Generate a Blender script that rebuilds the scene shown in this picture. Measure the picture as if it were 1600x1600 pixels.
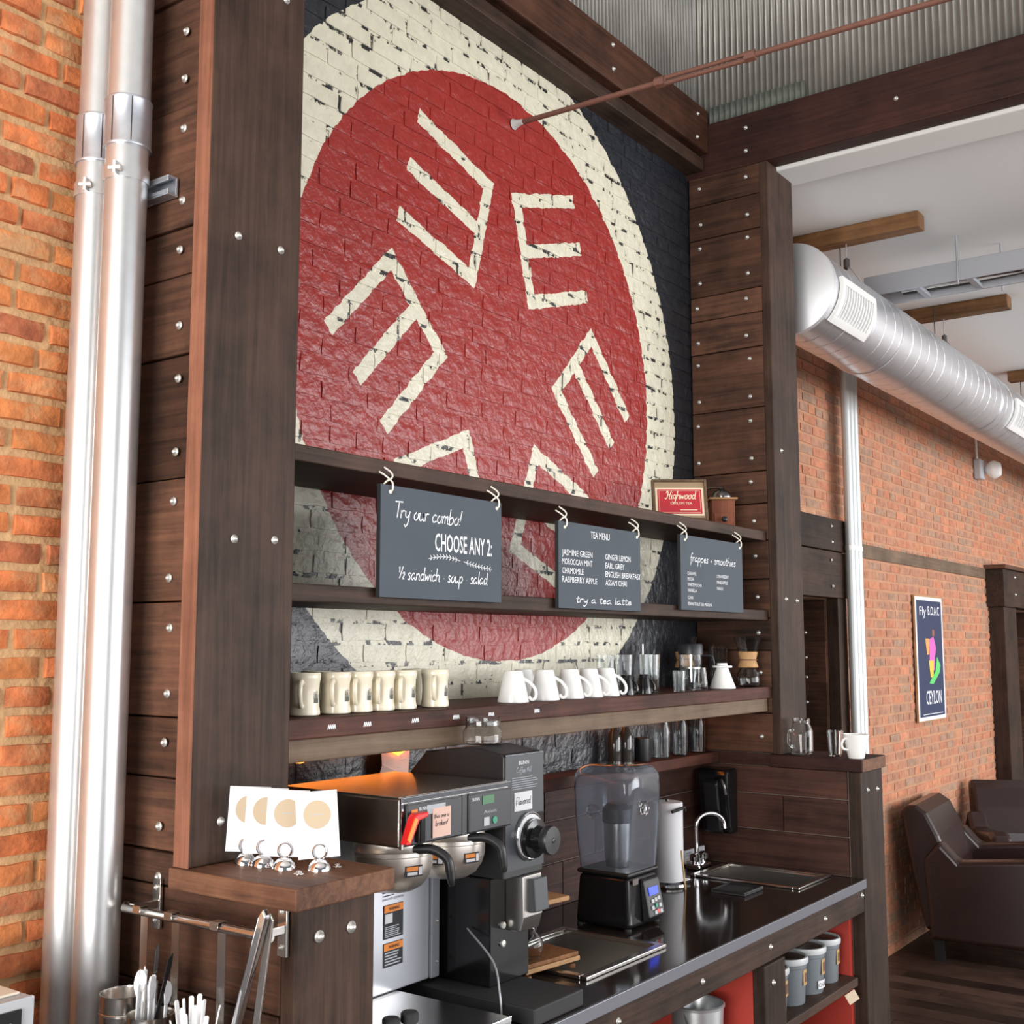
import bpy, bmesh, math, random
from mathutils import Vector, Matrix
random.seed(7)
S = bpy.context.scene
COL = S.collection
for o in list(bpy.data.objects):
    bpy.data.objects.remove(o)

# ------------------------------------------------------------------ camera
YAW, PIT = math.radians(36.15), math.radians(6.5)
F = Vector((math.cos(YAW) * math.cos(PIT), math.sin(YAW) * math.cos(PIT), math.sin(PIT)))
RT = Vector((math.sin(YAW), -math.cos(YAW), 0))
UP = RT.cross(F)
cd = bpy.data.cameras.new('camera')
cam = bpy.data.objects.new('camera', cd)
COL.objects.link(cam)
cd.sensor_width = 36
cd.lens = 36 * 1823.5 / 1600
cd.clip_start = 0.05
cam.matrix_world = Matrix(((RT.x, UP.x, -F.x, 0), (RT.y, UP.y, -F.y, 0), (RT.z, UP.z, -F.z, 1.74), (0, 0, 0, 1)))
S.camera = cam

# ------------------------------------------------------------------ world, daylight, exposure
S.view_settings.view_transform = 'Standard'
S.view_settings.look = 'None'
S.view_settings.gamma = 1
S.view_settings.exposure = -0.06
wd = bpy.data.worlds.new('World')
S.world = wd
wd.use_nodes = True
wd.node_tree.nodes['Background'].inputs[0].default_value = (0.90, 0.94, 1.0, 1)
wd.node_tree.nodes['Background'].inputs[1].default_value = 0.20


def area_light(name, loc, target, sx, sy, watts, col):
    d = bpy.data.lights.new(name, 'AREA')
    d.shape = 'RECTANGLE'
    d.size, d.size_y, d.energy, d.color = sx, sy, watts, col
    o = bpy.data.objects.new(name, d)
    COL.objects.link(o)
    o.location = loc
    o.rotation_euler = (Vector(target) - Vector(loc)).to_track_quat('-Z', 'Y').to_euler()
    return o


# daylight through the shop-front windows behind the camera and the side windows
area_light('window_front_offscreen', (-4.0, 0.2, 1.9), (1.5, 1.2, 1.7), 3.8, 2.6, 540, (1.0, 0.98, 0.95))
area_light('window_side_offscreen', (2.2, -5.2, 1.9), (2.2, 2.0, 1.9), 5.6, 2.6, 215, (0.98, 0.98, 1.0))
area_light('window_side_far_offscreen', (8.8, -5.2, 2.0), (8.8, 2.0, 2.0), 7.0, 2.8, 680, (0.98, 0.98, 1.0))

# ------------------------------------------------------------------ materials
MATS = {}


def nodes(name):
    m = bpy.data.materials.new(name)
    m.use_nodes = True
    nt = m.node_tree
    return m, nt, nt.nodes, nt.links, nt.nodes['Principled BSDF']


def simple(name, col, rough=0.5, metal=0.0, noise=0.0, nscale=20, bump=0.0, emit=0.0, spec=0.5, trans=0.0):
    if name in MATS:
        return MATS[name]
    m, nt, N, L, P = nodes(name)
    P.inputs['Base Color'].default_value = (*col, 1)
    P.inputs['Roughness'].default_value = rough
    P.inputs['Metallic'].default_value = metal
    P.inputs['Specular IOR Level'].default_value = spec
    if trans:
        P.inputs['Transmission Weight'].default_value = trans
        P.inputs['IOR'].default_value = 1.3
    if emit:
        P.inputs['Emission Color'].default_value = (*col, 1)
        P.inputs['Emission Strength'].default_value = emit
    if noise or bump:
        g = N.new('ShaderNodeNewGeometry')
        t = N.new('ShaderNodeTexNoise')
        t.inputs['Scale'].default_value = nscale
        t.inputs['Detail'].default_value = 5
        L.new(g.outputs['Position'], t.inputs['Vector'])
        if noise:
            mx = N.new('ShaderNodeMix')
            mx.data_type = 'RGBA'
            mx.inputs[6].default_value = (*[c * (1 - noise) for c in col], 1)
            mx.inputs[7].default_value = (*[min(1, c * (1 + noise)) for c in col], 1)
            L.new(t.outputs['Fac'], mx.inputs[0])
            L.new(mx.outputs[2], P.inputs['Base Color'])
        if bump:
            b = N.new('ShaderNodeBump')
            b.inputs['Strength'].default_value = bump
            b.inputs['Distance'].default_value = 0.01
            L.new(t.outputs['Fac'], b.inputs['Height'])
            L.new(b.outputs['Normal'], P.inputs['Normal'])
    MATS[name] = m
    return m


def wood(name, ca, cb, axis='z', rough=0.55, var=0.30, bump=0.3, spec=0.18):
    """stained timber, grain along the given world axis, tone varying from board to board"""
    m, nt, N, L, P = nodes(name)
    g = N.new('ShaderNodeNewGeometry')
    oi = N.new('ShaderNodeObjectInfo')
    ml = N.new('ShaderNodeVectorMath'); ml.operation = 'MULTIPLY_ADD'
    cx = N.new('ShaderNodeCombineXYZ')
    for i in range(3):
        L.new(oi.outputs['Random'], cx.inputs[i])
    ml.inputs[1].default_value = (7, 7, 7)
    L.new(cx.outputs[0], ml.inputs[0])
    L.new(g.outputs['Position'], ml.inputs[2])
    mp = N.new('ShaderNodeMapping')
    sc = {'x': (2.2, 55, 55), 'y': (55, 2.2, 55), 'z': (55, 55, 2.2)}[axis]
    mp.inputs['Scale'].default_value = sc
    L.new(ml.outputs[0], mp.inputs['Vector'])
    n1 = N.new('ShaderNodeTexNoise'); n1.inputs['Scale'].default_value = 1.0
    n1.inputs['Detail'].default_value = 8; n1.inputs['Roughness'].default_value = 0.68
    n1.inputs['Distortion'].default_value = 0.6
    L.new(mp.outputs[0], n1.inputs['Vector'])
    n2 = N.new('ShaderNodeTexNoise'); n2.inputs['Scale'].default_value = 4.5; n2.inputs['Detail'].default_value = 6; n2.inputs['Roughness'].default_value = 0.65
    L.new(ml.outputs[0], n2.inputs['Vector'])
    ad = N.new('ShaderNodeMath'); ad.operation = 'ADD'
    L.new(n1.outputs['Fac'], ad.inputs[0]); L.new(n2.outputs['Fac'], ad.inputs[1])
    mr = N.new('ShaderNodeMapRange')
    mr.inputs['From Min'].default_value = 0.74; mr.inputs['From Max'].default_value = 1.30
    L.new(ad.outputs[0], mr.inputs['Value'])
    mx = N.new('ShaderNodeMix'); mx.data_type = 'RGBA'
    mx.inputs[6].default_value = (*ca, 1); mx.inputs[7].default_value = (*cb, 1)
    L.new(mr.outputs[0], mx.inputs[0])
    hs = N.new('ShaderNodeHueSaturation')
    vr = N.new('ShaderNodeMapRange')
    vr.inputs['To Min'].default_value = 1 - var; vr.inputs['To Max'].default_value = 1 + var
    L.new(oi.outputs['Random'], vr.inputs['Value'])
    L.new(vr.outputs[0], hs.inputs['Value'])
    L.new(mx.outputs[2], hs.inputs['Color'])
    L.new(hs.outputs[0], P.inputs['Base Color'])
    b = N.new('ShaderNodeBump'); b.inputs['Strength'].default_value = bump; b.inputs['Distance'].default_value = 0.004
    L.new(n1.outputs['Fac'], b.inputs['Height']); L.new(b.outputs['Normal'], P.inputs['Normal'])
    P.inputs['Roughness'].default_value = rough
    P.inputs['Specular IOR Level'].default_value = spec
    MATS[name] = m
    return m


DK1, DK2 = (0.018, 0.0105, 0.0075), (0.078, 0.044, 0.030)
for ax in 'xyz':
    wood('dark_timber_' + ax, DK1, DK2, ax)
wood('red_timber_x', (0.030, 0.011, 0.008), (0.115, 0.044, 0.030), 'x')
wood('beam_rust_x', (0.026, 0.012, 0.008), (0.115, 0.047, 0.027), 'x', var=0.1)
wood('beam_dark_y', (0.018, 0.008, 0.007), (0.06, 0.022, 0.017), 'y', var=0.1)
wood('apron_brown_x', (0.11, 0.075, 0.05), (0.24, 0.165, 0.11), 'x', var=0.1)
wood('slab_wood_y', (0.070, 0.032, 0.020), (0.235, 0.115, 0.066), 'y', var=0.1)
wood('pier_plank_y', (0.024, 0.013, 0.0095), (0.135, 0.062, 0.037), 'y', var=0.45)
wood('wood_tile_y', (0.022, 0.010, 0.0075), (0.085, 0.037, 0.027), 'y', rough=0.5, var=0.2)
wood('wood_tile_x', (0.022, 0.010, 0.0075), (0.085, 0.037, 0.027), 'x', rough=0.5, var=0.2)
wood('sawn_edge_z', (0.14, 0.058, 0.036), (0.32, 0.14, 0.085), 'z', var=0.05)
wood('floor_plank', (0.018, 0.010, 0.009), (0.085, 0.052, 0.038), 'y', rough=0.38, var=0.5)
wood('light_wood', (0.33, 0.18, 0.08), (0.55, 0.33, 0.17), 'y', var=0.15)
wood('ceiling_wood', (0.09, 0.042, 0.016), (0.25, 0.125, 0.055), 'y', var=0.1)
wood('maple_wood', (0.40, 0.22, 0.09), (0.60, 0.36, 0.17), 'z', var=0.1)
wood('mill_wood', (0.17, 0.055, 0.03), (0.33, 0.12, 0.065), 'z', var=0.1)
wood('stand_wood', (0.13, 0.055, 0.022), (0.30, 0.14, 0.06), 'z', var=0.2)
wood('bronze_frame', (0.08, 0.05, 0.03), (0.19, 0.13, 0.08), 'x', var=0.1)
simple('galvanised', (0.72, 0.74, 0.75), 0.33, 0.85, 0.10, 30)
simple('coupling_zinc', (0.55, 0.58, 0.63), 0.38, 0.85, 0.15, 60)
simple('duct_zinc', (0.70, 0.71, 0.74), 0.34, 0.9, 0.06, 12)
simple('duct_cap', (0.66, 0.67, 0.69), 0.45, 0.6)
simple('bolt_zinc', (0.72, 0.72, 0.68), 0.35, 0.7)
simple('steel', (0.62, 0.60, 0.57), 0.24, 1.0, 0.06, 80)
simple('steel_dark', (0.16, 0.155, 0.15), 0.25, 1.0)
simple('steel_bright', (0.74, 0.77, 0.83), 0.28, 0.55, 0.03, 6)
simple('chrome', (0.85, 0.86, 0.88), 0.06, 1.0)
simple('edge_metal', (0.20, 0.205, 0.23), 0.38, 0.6)
simple('counter_top', (0.022, 0.016, 0.013), 0.10, 0.0, 0.15, 30)
simple('mortar_tan', (0.58, 0.36, 0.18), 0.95, 0, 0.3, 40, 0.7)
simple('mortar_far', (0.46, 0.24, 0.14), 0.95, 0, 0.25, 9, 0.5)
simple('white_ceiling', (0.74, 0.74, 0.72), 0.9)
simple('wall_plaster', (0.42, 0.39, 0.36), 0.9)
simple('board_slate', (0.062, 0.077, 0.095), 0.75, 0, 0.16, 9)
simple('board_edge', (0.012, 0.013, 0.015), 0.8)
simple('chalk', (0.86, 0.88, 0.90), 0.9)
simple('hook_white', (0.82, 0.78, 0.68), 0.3)
simple('cream_mug', (0.80, 0.73, 0.57), 0.18)
simple('white_china', (0.86, 0.86, 0.84), 0.2)
simple('black_gloss', (0.008, 0.008, 0.009), 0.15)
simple('black_satin', (0.012, 0.012, 0.013), 0.4)
simple('black_matte', (0.02, 0.02, 0.022), 0.7)
simple('panel_grey', (0.036, 0.041, 0.047), 0.45)
simple('funnel_steel', (0.80, 0.75, 0.68), 0.33, 0.9, 0.05, 60)
simple('panel_dark', (0.016, 0.018, 0.022), 0.4)
simple('paper_white', (0.66, 0.66, 0.68), 0.85)
simple('paper_pink', (0.72, 0.48, 0.40), 0.85)
simple('kraft', (0.50, 0.40, 0.28), 0.85)
simple('ink', (0.03, 0.03, 0.035), 0.8)
simple('mug_print', (0.09, 0.10, 0.09), 0.6)
simple('ink_grey', (0.42, 0.45, 0.48), 0.8)
simple('warning_orange', (0.78, 0.24, 0.03), 0.6)
simple('handle_red', (0.70, 0.02, 0.02), 0.3)
simple('handle_amber', (0.85, 0.27, 0.03), 0.3)
simple('lcd_green', (0.03, 0.12, 0.045), 0.3, emit=0.4)
simple('lcd_blue', (0.02, 0.06, 0.85), 0.3, emit=0.8)
simple('button_green', (0.02, 0.25, 0.14), 0.4)
simple('button_red', (0.65, 0.05, 0.05), 0.4)
simple('button_grey', (0.42, 0.44, 0.46), 0.4)
simple('digit_green', (0.25, 0.75, 0.1), 0.5, emit=1.5)
simple('oven_top', (0.75, 0.68, 0.56), 0.35)
simple('oven_grey', (0.42, 0.43, 0.45), 0.4)
simple('red_panel', (0.42, 0.035, 0.020), 0.6, 0, 0.1, 8)
simple('tub_grey', (0.15, 0.17, 0.185), 0.45)
simple('tub_rim', (0.50, 0.52, 0.52), 0.4)
simple('tub_lid', (0.035, 0.022, 0.016), 0.35)
simple('tub_label', (0.42, 0.26, 0.10), 0.7)
simple('leather', (0.024, 0.0105, 0.0092), 0.27, 0, 0.2, 6, 0.05)
simple('rust_rod', (0.15, 0.062, 0.042), 0.7, 0, 0.25, 40)
simple('plaster_dab', (0.55, 0.55, 0.55), 0.9)
simple('poster_navy', (0.016, 0.028, 0.085), 0.5)
simple('poster_white', (0.80, 0.82, 0.85), 0.6)
simple('poster_pink', (0.75, 0.13, 0.48), 0.6)
simple('poster_yellow', (0.85, 0.52, 0.05), 0.6)
simple('poster_orange', (0.80, 0.35, 0.10), 0.6)
simple('poster_green', (0.10, 0.58, 0.14), 0.6)
simple('poster_skin', (0.30, 0.10, 0.06), 0.6)
simple('sign_red', (0.48, 0.02, 0.035), 0.45)
simple('sign_cream', (0.85, 0.72, 0.52), 0.5)
simple('sign_tan', (0.36, 0.25, 0.15), 0.6)
simple('grout', (0.19, 0.14, 0.12), 0.9)
simple('tray_grey', (0.36, 0.37, 0.40), 0.5, 0.4)
simple('cable_black', (0.02, 0.02, 0.02), 0.6)
simple('conduit_white', (0.58, 0.61, 0.61), 0.4, 0.4)
simple('corrugated', (0.30, 0.29, 0.265), 0.48, 0.65, 0.45, 5)
simple('corrugated_old', (0.14, 0.155, 0.135), 0.7, 0.4, 0.5, 18)
simple('rope_light', (1.0, 0.25, 0.03), 0.5, emit=6)
simple('glass', (0.96, 0.98, 0.98), 0.02, trans=1.0)
simple('jar_smoke', (0.74, 0.80, 0.88), 0.05, trans=0.95)
simple('bottle_dark', (0.05, 0.045, 0.04), 0.08)
simple('lamp_white', (0.80, 0.80, 0.78), 0.3)
simple('wood_stick', (0.66, 0.45, 0.22), 0.7)
simple('plastic_white', (0.88, 0.90, 0.93), 0.25)
simple('plastic_grey', (0.28, 0.26, 0.25), 0.3)
simple('oil_water', (0.14, 0.08, 0.03), 0.3)


def brick_material(name, cols, rough=0.9, grime=0.35, smear=(0.52, 0.33, 0.17), amount=0.75):
    m, nt, N, L, P = nodes(name)
    oi = N.new('ShaderNodeObjectInfo')
    g = N.new('ShaderNodeNewGeometry')
    # bricks of the joined remainder take their tone from position, single bricks from their own random value
    wn = N.new('ShaderNodeTexWhiteNoise'); wn.noise_dimensions = '3D'
    sn = N.new('ShaderNodeVectorMath'); sn.operation = 'SNAP'
    sn.inputs[1].default_value = (0.195, 5.0, 0.0556)
    L.new(g.outputs['Position'], sn.inputs[0]); L.new(sn.outputs[0], wn.inputs['Vector'])
    at = N.new('ShaderNodeAttribute'); at.attribute_name = 'tone'
    gt = N.new('ShaderNodeMath'); gt.operation = 'GREATER_THAN'; gt.inputs[1].default_value = 0.001
    L.new(at.outputs['Fac'], gt.inputs[0])
    mxr = N.new('ShaderNodeMix'); mxr.data_type = 'FLOAT'
    L.new(gt.outputs[0], mxr.inputs[0]); L.new(oi.outputs['Random'], mxr.inputs[2]); L.new(at.outputs['Fac'], mxr.inputs[3])
    cr = N.new('ShaderNodeValToRGB')
    cr.color_ramp.interpolation = 'LINEAR'
    els = cr.color_ramp.elements
    for i, c in enumerate(cols):
        e = els[i] if i < 2 else els.new(0.5)
        e.position = i / (len(cols) - 1); e.color = (*c, 1)
    L.new(mxr.outputs[0], cr.inputs[0])
    t = N.new('ShaderNodeTexNoise'); t.inputs['Scale'].default_value = 22; t.inputs['Detail'].default_value = 6
    L.new(g.outputs['Position'], t.inputs['Vector'])
    mr = N.new('ShaderNodeMapRange'); mr.inputs['From Min'].default_value = 0.3; mr.inputs['From Max'].default_value = 0.7
    mr.inputs['To Min'].default_value = 1 - grime; mr.inputs['To Max'].default_value = 1 + grime
    L.new(t.outputs['Fac'], mr.inputs['Value'])
    hs = N.new('ShaderNodeHueSaturation')
    L.new(mr.outputs[0], hs.inputs['Value']); L.new(cr.outputs[0], hs.inputs['Color'])
    ts_ = N.new('ShaderNodeTexNoise'); ts_.inputs['Scale'].default_value = 9; ts_.inputs['Detail'].default_value = 8; ts_.inputs['Roughness'].default_value = 0.7
    L.new(g.outputs['Position'], ts_.inputs['Vector'])
    ms = N.new('ShaderNodeMapRange'); ms.inputs['From Min'].default_value = 0.50; ms.inputs['From Max'].default_value = 0.66
    ms.inputs['To Max'].default_value = amount
    L.new(ts_.outputs['Fac'], ms.inputs['Value'])
    sm = N.new('ShaderNodeMix'); sm.data_type = 'RGBA'; sm.inputs[7].default_value = (*smear, 1)
    L.new(ms.outputs[0], sm.inputs[0]); L.new(hs.outputs[0], sm.inputs[6])
    L.new(sm.outputs[2], P.inputs['Base Color'])
    b = N.new('ShaderNodeBump'); b.inputs['Strength'].default_value = 0.6; b.inputs['Distance'].default_value = 0.006
    t2 = N.new('ShaderNodeTexNoise'); t2.inputs['Scale'].default_value = 70; t2.inputs['Detail'].default_value = 5
    L.new(g.outputs['Position'], t2.inputs['Vector'])
    L.new(t2.outputs['Fac'], b.inputs['Height']); L.new(b.outputs['Normal'], P.inputs['Normal'])
    P.inputs['Roughness'].default_value = rough
    MATS[name] = m
    return m


brick_material('brick_orange', [(0.55, 0.17, 0.06), (0.40, 0.12, 0.055), (0.62, 0.22, 0.07), (0.33, 0.15, 0.08), (0.50, 0.28, 0.14), (0.58, 0.16, 0.055)])
brick_material('brick_far', [(0.52, 0.22, 0.12), (0.47, 0.18, 0.10), (0.42, 0.185, 0.11), (0.39, 0.23, 0.15), (0.52, 0.27, 0.16), (0.33, 0.21, 0.145)], grime=0.22, smear=(0.50, 0.27, 0.16), amount=0.6)

# ---- painted mural: disc, ring and six E figures given in wall coordinates (x, z)
MCX, MCZ, MR1, MR2 = 2.827, 2.585, 0.894, 1.105
HALF = [  # spine start, spine end, arm vector  (right-hand figures; the left-hand ones mirror them)
    ((2.900, 3.147), (2.982, 2.833), (0.312, 0.094)),
    ((3.340, 2.795), (3.125, 2.570), (0.221, -0.232)),
    ((3.006, 2.342), (2.891, 2.038), (0.285, -0.115)),
]
STROKES = []
SW = 0.0225
for a, b, v in HALF:
    for mir in (1, -1):
        f = (lambda p: p) if mir == 1 else (lambda p: (2 * MCX - p[0], p[1]))
        A, B = Vector(f(a)), Vector(f(b))
        V = Vector((v[0] * mir, v[1]))
        d = (B - A).normalized()
        STROKES.append((A - d * 0.0, B + d * 0.0))
        for t in (0.0, 0.5, 1.0):
            p = A.lerp(B, t)
            STROKES.append((p, p + V))


def mural_material():
    m, nt, N, L, P = nodes('mural_paint')
    g = N.new('ShaderNodeNewGeometry')
    nz = N.new('ShaderNodeTexNoise'); nz.inputs['Scale'].default_value = 28; nz.inputs['Detail'].default_value = 3
    L.new(g.outputs['Position'], nz.inputs['Vector'])
    ds = N.new('ShaderNodeVectorMath'); ds.operation = 'MULTIPLY_ADD'
    ds.inputs[1].default_value = (0.016, 0, 0.016)
    L.new(nz.outputs['Color'], ds.inputs[0])
    of = N.new('ShaderNodeVectorMath'); of.operation = 'ADD'
    of.inputs[1].default_value = (-0.008, 0, -0.008)
    L.new(g.outputs['Position'], of.inputs[0]); L.new(of.outputs[0], ds.inputs[2])
    pr = N.new('ShaderNodeVectorMath'); pr.operation = 'MULTIPLY'; pr.inputs[1].default_value = (1, 0, 1)
    L.new(ds.outputs[0], pr.inputs[0])
    P2 = pr.outputs[0]

    def M(op, a, b=None):
        n = N.new('ShaderNodeMath'); n.operation = op
        for i, x in enumerate((a, b)):
            if x is None:
                continue
            if isinstance(x, (int, float)):
                n.inputs[i].default_value = x
            else:
                L.new(x, n.inputs[i])
        return n.outputs[0]

    dv = N.new('ShaderNodeVectorMath'); dv.operation = 'DISTANCE'
    dv.inputs[1].default_value = (MCX, 0, MCZ)
    L.new(P2, dv.inputs[0])
    r = dv.outputs['Value']
    in1, in2 = M('LESS_THAN', r, MR1), M('LESS_THAN', r, MR2)
    letter = None
    for a, b in STROKES:
        c = (a + b) / 2
        u = (b - a); hl = u.length / 2 + SW; u.normalize()
        sb = N.new('ShaderNodeVectorMath'); sb.operation = 'SUBTRACT'; sb.inputs[1].default_value = (c.x, 0, c.y)
        L.new(P2, sb.inputs[0])
        o = []
        for w in ((u.x, 0, u.y), (-u.y, 0, u.x)):
            dt = N.new('ShaderNodeVectorMath'); dt.operation = 'DOT_PRODUCT'; dt.inputs[1].default_value = w
            L.new(sb.outputs[0], dt.inputs[0]); o.append(M('ABSOLUTE', dt.outputs['Value']))
        inside = M('MULTIPLY', M('LESS_THAN', o[0], hl), M('LESS_THAN', o[1], SW))
        letter = inside if letter is None else M('MAXIMUM', letter, inside)

    def mix(fac, a, b):
        mx = N.new('ShaderNodeMix'); mx.data_type = 'RGBA'
        L.new(fac, mx.inputs[0])
        for i, x in ((6, a), (7, b)):
            if isinstance(x, tuple):
                mx.inputs[i].default_value = (*x, 1)
            else:
                L.new(x, mx.inputs[i])
        return mx.outputs[2]

    # worn cream: flaking down to black along ragged cracks
    vo = N.new('ShaderNodeTexNoise'); vo.inputs['Scale'].default_value = 21; vo.inputs['Detail'].default_value = 9
    vo.inputs['Roughness'].default_value = 0.68
    L.new(g.outputs['Position'], vo.inputs['Vector'])
    v2 = N.new('ShaderNodeTexNoise'); v2.inputs['Scale'].default_value = 2.2; v2.inputs['Detail'].default_value = 2
    L.new(g.outputs['Position'], v2.inputs['Vector'])
    thr = M('SUBTRACT', 0.405, M('MULTIPLY', v2.outputs['Fac'], 0.15))
    crack = M('LESS_THAN', vo.outputs['Fac'], thr)
    at = N.new('ShaderNodeAttribute'); at.attribute_name = 'joint'
    joint = M('MULTIPLY', at.outputs['Fac'], M('LESS_THAN', vo.outputs['Fac'], 0.46))
    crack = M('MAXIMUM', crack, joint)
    cream = mix(vo.outputs['Fac'], (0.52, 0.49, 0.37), (0.84, 0.80, 0.64))
    cream = mix(crack, cream, (0.02, 0.02, 0.022))
    red = mix(vo.outputs['Fac'], (0.20, 0.012, 0.010), (0.40, 0.032, 0.024))
    blk = mix(vo.outputs['Fac'], (0.006, 0.007, 0.010), (0.030, 0.034, 0.042))
    c = mix(in2, blk, cream)
    c = mix(in1, c, red)
    c = mix(M('MULTIPLY', letter, in1), c, cream)
    L.new(c, P.inputs['Base Color'])
    b = N.new('ShaderNodeBump'); b.inputs['Strength'].default_value = 0.55; b.inputs['Distance'].default_value = 0.012
    t2 = N.new('ShaderNodeTexNoise'); t2.inputs['Scale'].default_value = 34; t2.inputs['Detail'].default_value = 6
    L.new(g.outputs['Position'], t2.inputs['Vector'])
    L.new(t2.outputs['Fac'], b.inputs['Height']); L.new(b.outputs['Normal'], P.inputs['Normal'])
    P.inputs['Roughness'].default_value = 0.33
    P.inputs['Specular IOR Level'].default_value = 0.5
    MATS['mural_paint'] = m


mural_material()


# ------------------------------------------------------------------ mesh helpers
class MB:
    def __init__(s):
        s.v, s.f = [], []

    def add(s, vs, fs):
        n = len(s.v)
        s.v += [tuple(p) for p in vs]
        s.f += [tuple(i + n for i in f) for f in fs]
        return s

    def box(s, x0, x1, y0, y1, z0, z1):
        vs = [(x, y, z) for z in (z0, z1) for y in (y0, y1) for x in (x0, x1)]
        return s.add(vs, [(0, 2, 3, 1), (4, 5, 7, 6), (0, 1, 5, 4), (2, 6, 7, 3), (0, 4, 6, 2), (1, 3, 7, 5)])

    def frustum(s, b, t, z0, z1):
        """b, t = (x0,x1,y0,y1) at z0 and z1"""
        vs = [(x, y, z0) for y in b[2:] for x in b[:2]] + [(x, y, z1) for y in t[2:] for x in t[:2]]
        return s.add(vs, [(0, 2, 3, 1), (4, 5, 7, 6), (0, 1, 5, 4), (2, 6, 7, 3), (0, 4, 6, 2), (1, 3, 7, 5)])

    def cyl(s, p, q, r, r2=None, n=20, caps=True):
        p, q = Vector(p), Vector(q)
        r2 = r if r2 is None else r2
        d = (q - p).normalized()
        a = d.orthogonal().normalized(); b = d.cross(a)
        vs = []
        for c, rr in ((p, r), (q, r2)):
            vs += [c + (a * math.cos(2 * math.pi * i / n) + b * math.sin(2 * math.pi * i / n)) * rr for i in range(n)]
        fs = [(i, (i + 1) % n, n + (i + 1) % n, n + i) for i in range(n)]
        if caps:
            fs += [tuple(range(n - 1, -1, -1)), tuple(range(n, 2 * n))]
        return s.add(vs, fs)

    def lathe(s, prof, c=(0, 0, 0), n=24, ax='z', closed=False):
        vs = []
        for r, h in prof:
            for i in range(n):
                t = 2 * math.pi * i / n
                x, y = r * math.cos(t), r * math.sin(t)
                vs.append({'z': (c[0] + x, c[1] + y, c[2] + h), 'x': (c[0] + h, c[1] + x, c[2] + y),
                           'y': (c[0] + x, c[1] + h, c[2] - y)}[ax])
        fs = []
        m = len(prof)
        for j in range(m - 1):
            for i in range(n):
                k = (i + 1) % n
                fs.append((j * n + i, j * n + k, (j + 1) * n + k, (j + 1) * n + i))
        if closed:
            for i in range(n):
                k = (i + 1) % n
                fs.append(((m - 1) * n + i, (m - 1) * n + k, k, i))
        else:
            if prof[0][0] > 1e-5:
                fs.append(tuple(range(n - 1, -1, -1)))
            if prof[-1][0] > 1e-5:
                fs.append(tuple((m - 1) * n + i for i in range(n)))
        return s.add(vs, fs)

    def tube(s, pts, r, n=8, cap=True):
        P = [Vector(p) for p in pts]
        up = None
        vs, m = [], len(P)
        for j, p in enumerate(P):
            d = (P[min(j + 1, m - 1)] - P[max(j - 1, 0)]).normalized()
            if up is None:
                up = d.orthogonal().normalized()
            up = (up - d * up.dot(d))
            up = up.normalized() if up.length > 1e-6 else d.orthogonal().normalized()
            b = d.cross(up)
            rr = r[j] if isinstance(r, (list, tuple)) else r
            vs += [p + (up * math.cos(2 * math.pi * i / n) + b * math.sin(2 * math.pi * i / n)) * rr for i in range(n)]
        fs = [(j * n + i, j * n + (i + 1) % n, (j + 1) * n + (i + 1) % n, (j + 1) * n + i) for j in range(m - 1) for i in range(n)]
        if cap:
            fs += [tuple(range(n - 1, -1, -1)), tuple((m - 1) * n + i for i in range(n))]
        return s.add(vs, fs)

    def prism(s, poly, ax, a0, a1):
        """polygon in the two other axes (x,z for 'y'; y,z for 'x'; x,y for 'z') swept from a0 to a1"""
        def P(p, a):
            return {'y': (p[0], a, p[1]), 'x': (a, p[0], p[1]), 'z': (p[0], p[1], a)}[ax]
        n = len(poly)
        vs = [P(p, a0) for p in poly] + [P(p, a1) for p in poly]
        return s.add(vs, [tuple(range(n)), tuple(range(2 * n - 1, n - 1, -1))] + [(i, n + i, n + (i + 1) % n, (i + 1) % n) for i in range(n)])

    def mesh(s, name, off=(0, 0, 0), smooth=False):
        me = bpy.data.meshes.new(name)
        o = Vector(off)
        me.from_pydata([Vector(p) - o for p in s.v], [], s.f)
        bm = bmesh.new(); bm.from_mesh(me)
        bmesh.ops.recalc_face_normals(bm, faces=bm.faces)
        bm.to_mesh(me); bm.free()
        if smooth:
            for p in me.polygons:
                p.use_smooth = True
        return me

    def build(s, name, mat, parent=None, smooth=False, bevel=0, seg=2, world=False, loc=None, angle=None):
        off = (0, 0, 0)
        if parent is not None and world:
            off = parent.location
        if loc is not None and world:
            off = loc
        me = s.mesh(name, off, smooth)
        return link(name, me, mat, parent, loc, bevel, seg, smooth, angle)


def link(name, me, mat, parent=None, loc=None, bevel=0, seg=2, smooth=False, angle=None):
    if mat and not me.materials:
        me.materials.append(MATS[mat])
    o = bpy.data.objects.new(name, me)
    COL.objects.link(o)
    if parent is not None:
        o.parent = parent
    if loc is not None:
        o.location = loc
    if bevel:
        md = o.modifiers.new('bevel', 'BEVEL')
        md.width = bevel; md.segments = seg; md.limit_method = 'ANGLE'; md.angle_limit = math.radians(40)
    if smooth:
        a = math.radians(angle or 40)
        for e in me.edges:
            pass
        try:
            me.set_sharp_from_angle(angle=a)
        except Exception:
            pass
    return o


def tag(o, label, cat, group=None):
    o['label'] = label; o['category'] = cat
    if group:
        o['group'] = group
    return o


def thing(name, label, cat, loc=(0, 0, 0), rz=0.0, group=None):
    o = bpy.data.objects.new(name, None)
    o.empty_display_size = 0.05
    COL.objects.link(o)
    o.location = loc; o.rotation_euler = (0, 0, rz)
    return tag(o, label, cat, group)


def struct(o):
    o['kind'] = 'structure'
    return o


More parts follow.
